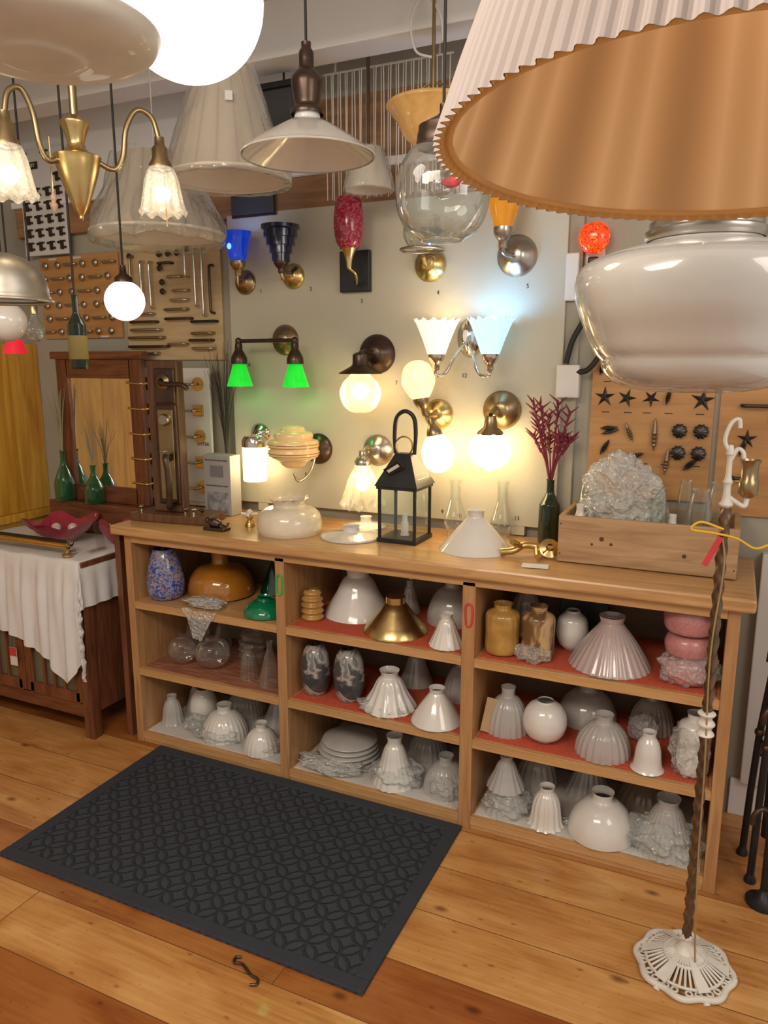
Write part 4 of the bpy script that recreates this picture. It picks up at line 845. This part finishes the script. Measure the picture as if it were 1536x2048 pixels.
for x in (-.262,.262):
    for z in (.03,.13): lathe('nail_head',[(0,1),(.7,.8),(1,0)],kd,p,(x,-.1485,z),RY,sc=(.0035,.0012),sm=0,seg=10)
tag(crumple('bubble_wrap',(1.925,.28,1.16),(.115,.085,.145),bubd,11,amp=.40,sub=6,fr=1.7,fold=.24),'large crumpled bubble wrap bundle in pine crate','bubble wrap','bubble wrap pieces')
tag(crumple('bubble_wrap',(2.03,.33,1.08),(.045,.05,.08),bub,14,amp=.35,fr=1.7),'crumpled bubble wrap bundle in pine crate','bubble wrap','bubble wrap pieces')
for x,y,r,h,k,m,lb in ((1.795,.225,.032,.17,'tulip',milk,'white frosted glass chimney in crate'),(1.80,.34,.038,.24,'vase',clearw,'clear glass chimney standing in crate'),(2.11,.37,.03,.25,'vase',clearw,'narrow clear glass chimney in crate'),(2.16,.26,.045,.24,'vase',clearw,'wide clear glass chimney in crate'),(2.21,.36,.042,.25,'vase',clearw,'wide clear glass chimney in crate'),(2.085,.22,.028,.16,'tulip',milk,'small white glass shade in crate'),(2.04,.24,.03,.24,'vase',clearw,'narrow clear glass chimney in crate')):
    o=lathe('glass_chimney',K[k],m,None,(x,y,CT+.016),sc=(r,h)); tag(o,lb,'glass chimney','glass in the crate')

# ------------------------------------------------------------------ left: cabinet, cloth, mirror
p=T('mahogany_cabinet','dark mahogany cabinet with glazed mission style doors','cabinet',(-.56,.18,0))
X0,X1,Y0,Y1=-.40,.39,-.26,.27
for x in (X0+.025,X1-.025):
    for y in (Y0+.025,Y1-.025): box('leg',(x,y,.39),(.05,.05,.78),mah_z,p,.003)
box('cabinet_top',(0,0,.785),(.80,.53,.024),mah_x,p,.003); box('side_panel',(X1-.02,0,.42),(.018,.44,.62),mah_z,p); box('side_panel',(X0+.02,0,.42),(.018,.44,.62),mah_z,p)
box('cabinet_floor',(0,0,.12),(.72,.46,.02),mah_x,p); box('lower_rail',(0,Y0+.02,.12),(.70,.02,.06),mah_x,p); box('upper_rail',(0,Y0+.02,.72),(.70,.02,.10),mah_x,p)
box('back_panel',(0,Y1-.02,.42),(.72,.012,.62),mah_z,p)
for k,cx in enumerate((-.175,.175)):
    d=bpy.data.objects.new('door',None); COL.objects.link(d); d.parent=p; d.location=(cx,Y0+.012,.41)
    for c,s in (((-.15,0,0),(.045,.022,.50)),((.15,0,0),(.045,.022,.50)),((0,0,.23),(.30,.022,.045)),((0,0,-.23),(.30,.022,.05))): box('door_stile',c,s,mah_z,d,.002)
    for c,s in (((-.06,-.002,0),(.014,.014,.42)),((0,-.002,0),(.014,.014,.42)),((.06,-.002,0),(.014,.014,.42)),((0,-.002,.13),(.26,.014,.014))): box('muntin',c,s,mah_z,d,.001)
    box('door_glass',(0,.006,0),(.27,.004,.43),M('smoky_pane%d'%k,(.13,.135,.10),.1,coat=.5),d,0)
    tube('ring_pull',[(.0+(.14 if k==0 else -.14)+.012*math.cos(t*pi/4),-.022,.03+.02*math.sin(t*pi/4)) for t in range(8)],.003,bronze,d,closed=True,sm=2)
box('price_tag',(-.04,-.28,.32),(.045,.002,.085),paper,p,.001)
box('red_band',(-.04,-.2816,.342),(.044,.001,.04),redtag,p,0); tube('tag_string',[(-.04,-.28,.362),(-.036,-.278,.41),(-.035,-.27,.44)],.0012,ink,p,sm=2,seg=5)
vs=[];fs=[];nx,ny=110,70
xa,xb,ya,yb=-.965,-.170,-.095,.42
for j in range(ny+1):
    for i in range(nx+1):
        u=i/nx;v=j/ny
        fr=.34+.12*u+.02*math.sin(u*14)+ (.13*math.exp(-((u-.70)/.08)**2)) 
        x=xa+u*(xb+.20-xa); y=yb-v*(yb-ya+fr)
        dx=max(0,x-xb); dy=max(0,ya-y); px_=min(x,xb); py_=max(y,ya); dr=math.hypot(dx,dy)
        f=.018*math.sin(x*38+dy*3)*min(1,dy*6)+.006*math.sin(x*90+1)*min(1,dy*6)
        g=.012*math.sin(y*40)*min(1,dx*6)
        z=.804-dr if dr>0 else .804+.0025*math.sin(x*30+y*9)*math.sin(y*22)
        py_-= (abs(f)*1.1+.008*min(1,dy*20)); px_+=abs(g)+.008*min(1,dx*20)
        vs.append((px_,py_,z))
for j in range(ny):
    for i in range(nx):
        a=j*(nx+1)+i; fs.append((a,a+1,a+nx+2,a+nx+1))
o=mk('table_cloth',vs,fs,cloth,ang=3); tag(o,'wrinkled white linen cloth draped over cabinet','tablecloth')
o=bx('display_riser',-.78,-.18,.32,.448,.806,.95,mah_x,bev=.004); tag(o,'low dark wooden riser on the cabinet','riser')
p=T('wall_mirror','mahogany framed rectangular mirror with moulded crown','mirror',(-.46,.39,.951))
for c,s,m in (((-.225,0,.34),(.075,.03,.68),mah_z),((.225,0,.34),(.075,.03,.68),mah_z),((0,0,.04),(.40,.03,.08),mah_x),((0,0,.63),(.40,.03,.09),mah_x),((0,-.005,.69),(.56,.05,.035),mah_x)): box('frame_rail',c,s,m,p,.004)
box('mirror_glass',(0,-.002,.335),(.38,.006,.52),silver,p,0)
random.seed(9)
def grass(p,n,z0,z1,sp,mat,name='grass_blade'):
    parts=[]
    for i in range(n):
        a=random.uniform(0,2*pi); e=sp*random.uniform(.3,1); zz=z0+(z1-z0)*random.uniform(.75,1)
        parts.append(tube(name,[(0,0,z0),(e*.25*math.cos(a),e*.12*math.sin(a),z0+(zz-z0)*.5),(e*math.cos(a),e*.3*math.sin(a),zz)],[.0022,.0007],mat,p,sm=4,seg=5))
    o=merge(parts,'dried_grass_tuft'); o['kind']='stuff'
for x,y,z,h,g,lb in ((-.69,.345,.951,.24,.33,'green glass bottle with tall dried grasses'),(-.50,.345,.951,.18,.22,'small green glass bottle beside mirror')):
    p=T('green_bottle_vase',lb,'vase',(x,y,z),'green bottle vases'); lathe('bottle_glass',[(.9,0),(1,.05),(1,.35),(.7,.55),(.3,.75),(.26,.95),(.34,1)],greenb,p,sc=(.048,h)); grass(p,16,h*.8,h+g,.085,leafd)
p=T('dark_grass_vase','dark glass vase with black dried grasses','vase',(.215,.43,CT)); lathe('vase_glass',[(.8,0),(1,.2),(.8,.7),(.5,1)],darkb,p,sc=(.022,.22)); grass(p,34,.2,.74,.11,leafb)
p=T('red_glass_bowl','dark red art glass bowl with ruffled rim','bowl',(-.50,.14,.812))
lathe('bowl_glass',[(0,.0),(.3,.0),(.4,.12),(.75,.55),(1,.95)],redcl,p,sc=(.155,.095),fl=(5,.12,.3,1),ruf=(5,.018,.4,1),seg=60)
for i,(x,y) in enumerate(((-.04,.0),(.03,.03),(.0,-.04))): sphere('glass_float',(x,y,.055),.022,M('pearl_ball%d'%i,(.6,.5,.5),.1,coat=.6),p)
p=T('red_glass_bowl','small dark red glass bowl with folded rim','bowl',(-.26,.22,.812)); lathe('bowl_glass',[(0,.0),(.3,.0),(.4,.12),(.75,.55),(1,.95)],redcl,p,sc=(.075,.08),fl=(4,.14,.3,1),ruf=(4,.02,.4,1),seg=60)
for x0,y,m,lb in ((-.49,-.060,brass,'polished brass towel bar on posts'),(-.52,-.015,black,'black towel bar with chrome end posts')):
    p=T('towel_bar',lb,'towel bar',(x0,y,.810),'towel bars')
    tube('bar',[(-.34,0,.042),(.24,0,.042)],.012,m,p,sm=0,seg=14)
    for x in (-.33,.23): lathe('end_post',[(1,0),(1,.15),(.45,.3),(.4,.75),(.6,.85),(.6,1.05),(.3,1.15)],brass if m is brass else chrome,p,(x,0,0),sc=(.022,.05),sm=0)
p=T('acrylic_stand','small clear acrylic display easel on the cloth','stand',(-.215,.06,.812)); box('stand_back',(0,.02,.06),(.004,.05,.12),clearish,p,.001,rot=(.1,0,0)); box('stand_foot',(0,0,.004),(.03,.09,.006),clearish,p,.001)

# ------------------------------------------------------------------ floor lamp
p=T('floor_lamp','twisted bronze floor lamp with white cast iron base','floor lamp',(2.233,-.344,0))
kS=.88
def ring(R,z,r,nm,am=0,n=12):
    return tube(nm,[((R+am*math.cos(n*t*pi/24))*kS*math.cos(t*pi/24),(R+am*math.cos(n*t*pi/24))*kS*math.sin(t*pi/24),z) for t in range(48)],r,ironw,p,closed=True,sm=2,seg=8)
ring(.135,.010,.009,'scalloped_rim',.006,8); ring(.112,.022,.004,'inner_rim'); ring(.06,.045,.005,'upper_rim')
ribs=[]
for i in range(42):
    a=2*pi*i/42
    if i%7==0: continue
    ribs.append(tube('rib',[(.028*kS*math.cos(a),.028*kS*math.sin(a),.058),(.07*kS*math.cos(a),.07*kS*math.sin(a),.040),(.112*kS*math.cos(a),.112*kS*math.sin(a),.022)],.0033,ironw,p,sm=2,seg=6))
merge(ribs,'pierced_ribs')
for i in range(6):
    a=2*pi*i/6
    vs=[];
    for t,wd in ((.028,.005),(.07,.010),(.105,.015),(.125,.016)):
        for s_ in (-1,1): vs.append((t*kS*math.cos(a)-s_*wd*math.sin(a),t*kS*math.sin(a)+s_*wd*math.cos(a),.068-.38*t+.004))
    mk('cast_petal',vs,[(0,1,3,2),(2,3,5,4),(4,5,7,6)],ironw,p,smooth=False)
    for k in (-.36,-.14,.14,.36):
        tube('scroll_curl',[((.122+.010*math.cos(t))*kS*math.cos(a+k+.07*math.sin(t)),(.122+.010*math.cos(t))*kS*math.sin(a+k+.07*math.sin(t)),.016) for t in [q*pi/4 for q in range(8)]],.003,ironw,p,closed=True,sm=2,seg=6)
    tube('base_foot',[(.13*kS*math.cos(a),.13*kS*math.sin(a),.012),(.14*kS*math.cos(a),.14*kS*math.sin(a),.0)],.009,ironw,p,sm=0)
lathe('base_hub',[(1.6,0),(1.3,.2),(.7,.45),(.5,.7),(.6,.85),(.3,1)],ironw,p,(0,0,.045),sc=(.024,.06))
tube('twisted_pole',[(0,0,.09),(0,0,1.27)],.0115,ropeb,p,sm=160,seg=12,twist=.33)
lathe('white_collar',[(.5,0),(1,.1),(.6,.3),(1,.5),(.6,.7),(1,.9),(.5,1)],ironw,p,(0,0,.68),sc=(.022,.07))
lathe('white_finial',[(.5,0),(1,.06),(.6,.14),(.5,.35),(.7,.42),(.45,.5),(.4,.8),(.6,.86),(.3,1)],ironw,p,(0,0,1.27),sc=(.016,.15))
tube('lamp_arm',[(0,0,1.30),(.02,.005,1.285),(.04,.015,1.275),(.045,.02,1.30)],.006,ironw,p); tube('leaf_curl',[(0,0,1.40),(-.014,0,1.43),(-.004,0,1.47),(.012,0,1.48),(.016,0,1.46)],.005,ironw,p); tube('leaf_curl',[(0,0,1.38),(.014,0,1.41),(.026,0,1.405),(.03,0,1.39)],.005,ironw,p)
lathe('lamp_socket',[(.5,0),(1,.1),(1,.45),(.85,.5),(.85,.85),(1.1,1)],abrass,p,(.045,.02,1.295),sc=(.022,.09),sm=0); tube('switch_key',[(.045,.02,1.335),(.015,0,1.335)],.003,brass,p,sm=0)
tube('yellow_ribbon',[(0,-.012,1.22),(-.05,-.02,1.235),(-.07,-.02,1.215),(-.02,-.018,1.21),(.03,-.01,1.20),(.07,-.01,1.18),(.10,0,1.19)],.0030,ribbon,p)
tube('ribbon_tail',[(0,-.014,1.20),(.008,-.016,1.12),(-.004,-.018,.9),(.006,-.018,.6),(.012,-.02,.3),(.03,-.04,.012),(.06,-.10,.006)],.0022,M('gold_cord',(.35,.22,.08),.6),p)
box('red_ribbon',(-.02,-.016,1.165),(.014,.002,.08),redtag,p,.0005,rot=(0,.4,0))

# tripod and companion stand
p=T('black_tripod_lamp','black metal tripod floor lamp with brass joints','floor lamp',(2.435,.19,0))
for a in (-2.0,.2,2.3): 
    e=(.085*math.cos(a),.085*math.sin(a))
    tube('tripod_leg',[(e[0]*.15,e[1]*.15,.86),(e[0]*.75,e[1]*.75,.45),(e[0],e[1],.006)],.011,black,p,sm=2); sphere('leg_joint',(e[0]*.75,e[1]*.75,.45),.016,bronze,p)
    lathe('leg_foot',[(1,0),(1,.3),(.5,1)],black,p,(e[0],e[1],0),sc=(.018,.03),sm=0)
tube('center_pole',[(0,0,.12),(0,0,1.0)],.013,black,p,sm=0); tube('brace',[(.05,0,.42),(-.03,.05,.42),(-.04,-.05,.42)],.005,bronze,p,closed=True,sm=0)
lathe('pole_collar',[(1,0),(1.3,.2),(1.3,.8),(.8,1)],bronze,p,(0,0,.84),sc=(.02,.06))
for z in (.76,.95): tube('side_handle',[(0,0,z),(-.02,-.04,z+.015),(-.04,-.06,z+.01),(-.045,-.065,z-.03)],.009,black,p); sphere('handle_knob',(-.01,-.05,z+.03),.014,bronze,p)
lathe('lamp_head',[(.3,0),(1,.2),(1,.7),(.6,1)],black,p,(0,0,.99),sc=(.035,.07))
p=T('black_metal_stand','black metal stand with curved taps and round foot','stand',(2.435,.02,0))
lathe('round_foot',[(1,0),(1,.2),(.5,.4),(.2,1)],black,p,sc=(.05,.05),sm=0); tube('stand_pole',[(0,0,.03),(0,0,.98)],.012,black,p,sm=0)
for z in (.30,.62,.90): tube('curved_tap',[(0,0,z),(-.03,-.02,z+.02),(-.05,-.03,z),(-.052,-.03,z-.03)],.008,bronze,p); lathe('pole_knuckle',[(.6,0),(1,.3),(1,.7),(.6,1)],bronze,p,(0,0,z-.02),sc=(.022,.04),sm=0)

# ------------------------------------------------------------------ lights
def area(nm,loc,rot,sx,sy_,e,col):
    l=bpy.data.lights.new(nm,'AREA'); l.shape='RECTANGLE'; l.size=sx; l.size_y=sy_; l.energy=e; l.color=col
    o=bpy.data.objects.new(nm,l); o.location=loc; o.rotation_euler=rot; COL.objects.link(o); return o
area('overhead_fill_light',(1.3,-2.5,2.72),(math.radians(36),0,math.radians(8)),1.6,.8,60,(1,.87,.72))  # added area lamp out of view, main light on the unit
area('side_fill_light',(3.5,-1.6,2.2),(math.radians(62),0,math.radians(70)),1.0,1.0,14,(1,.93,.85))  # added unseen area lamp, brightens the scene from the side
wd=bpy.data.worlds.new('world'); SC.world=wd; wd.use_nodes=True
bg=wd.node_tree.nodes['Background']; bg.inputs[0].default_value=(1,.89,.77,1); bg.inputs[1].default_value=.56

# ------------------------------------------------------------------ camera
cd=bpy.data.cameras.new('camera'); cd.sensor_fit='VERTICAL'; cd.sensor_height=36; cd.sensor_width=27; cd.lens=36*1500/2048; cd.clip_start=.02
co=bpy.data.objects.new('camera',cd); co.location=(2.23,-2.276,1.61); co.rotation_euler=(math.radians(90-11.3),0,math.radians(24.8)); COL.objects.link(co); SC.camera=co
try:
    SC.view_settings.view_transform='Standard'
    SC.view_settings.look='None'
    SC.view_settings.exposure=.08
except Exception: pass
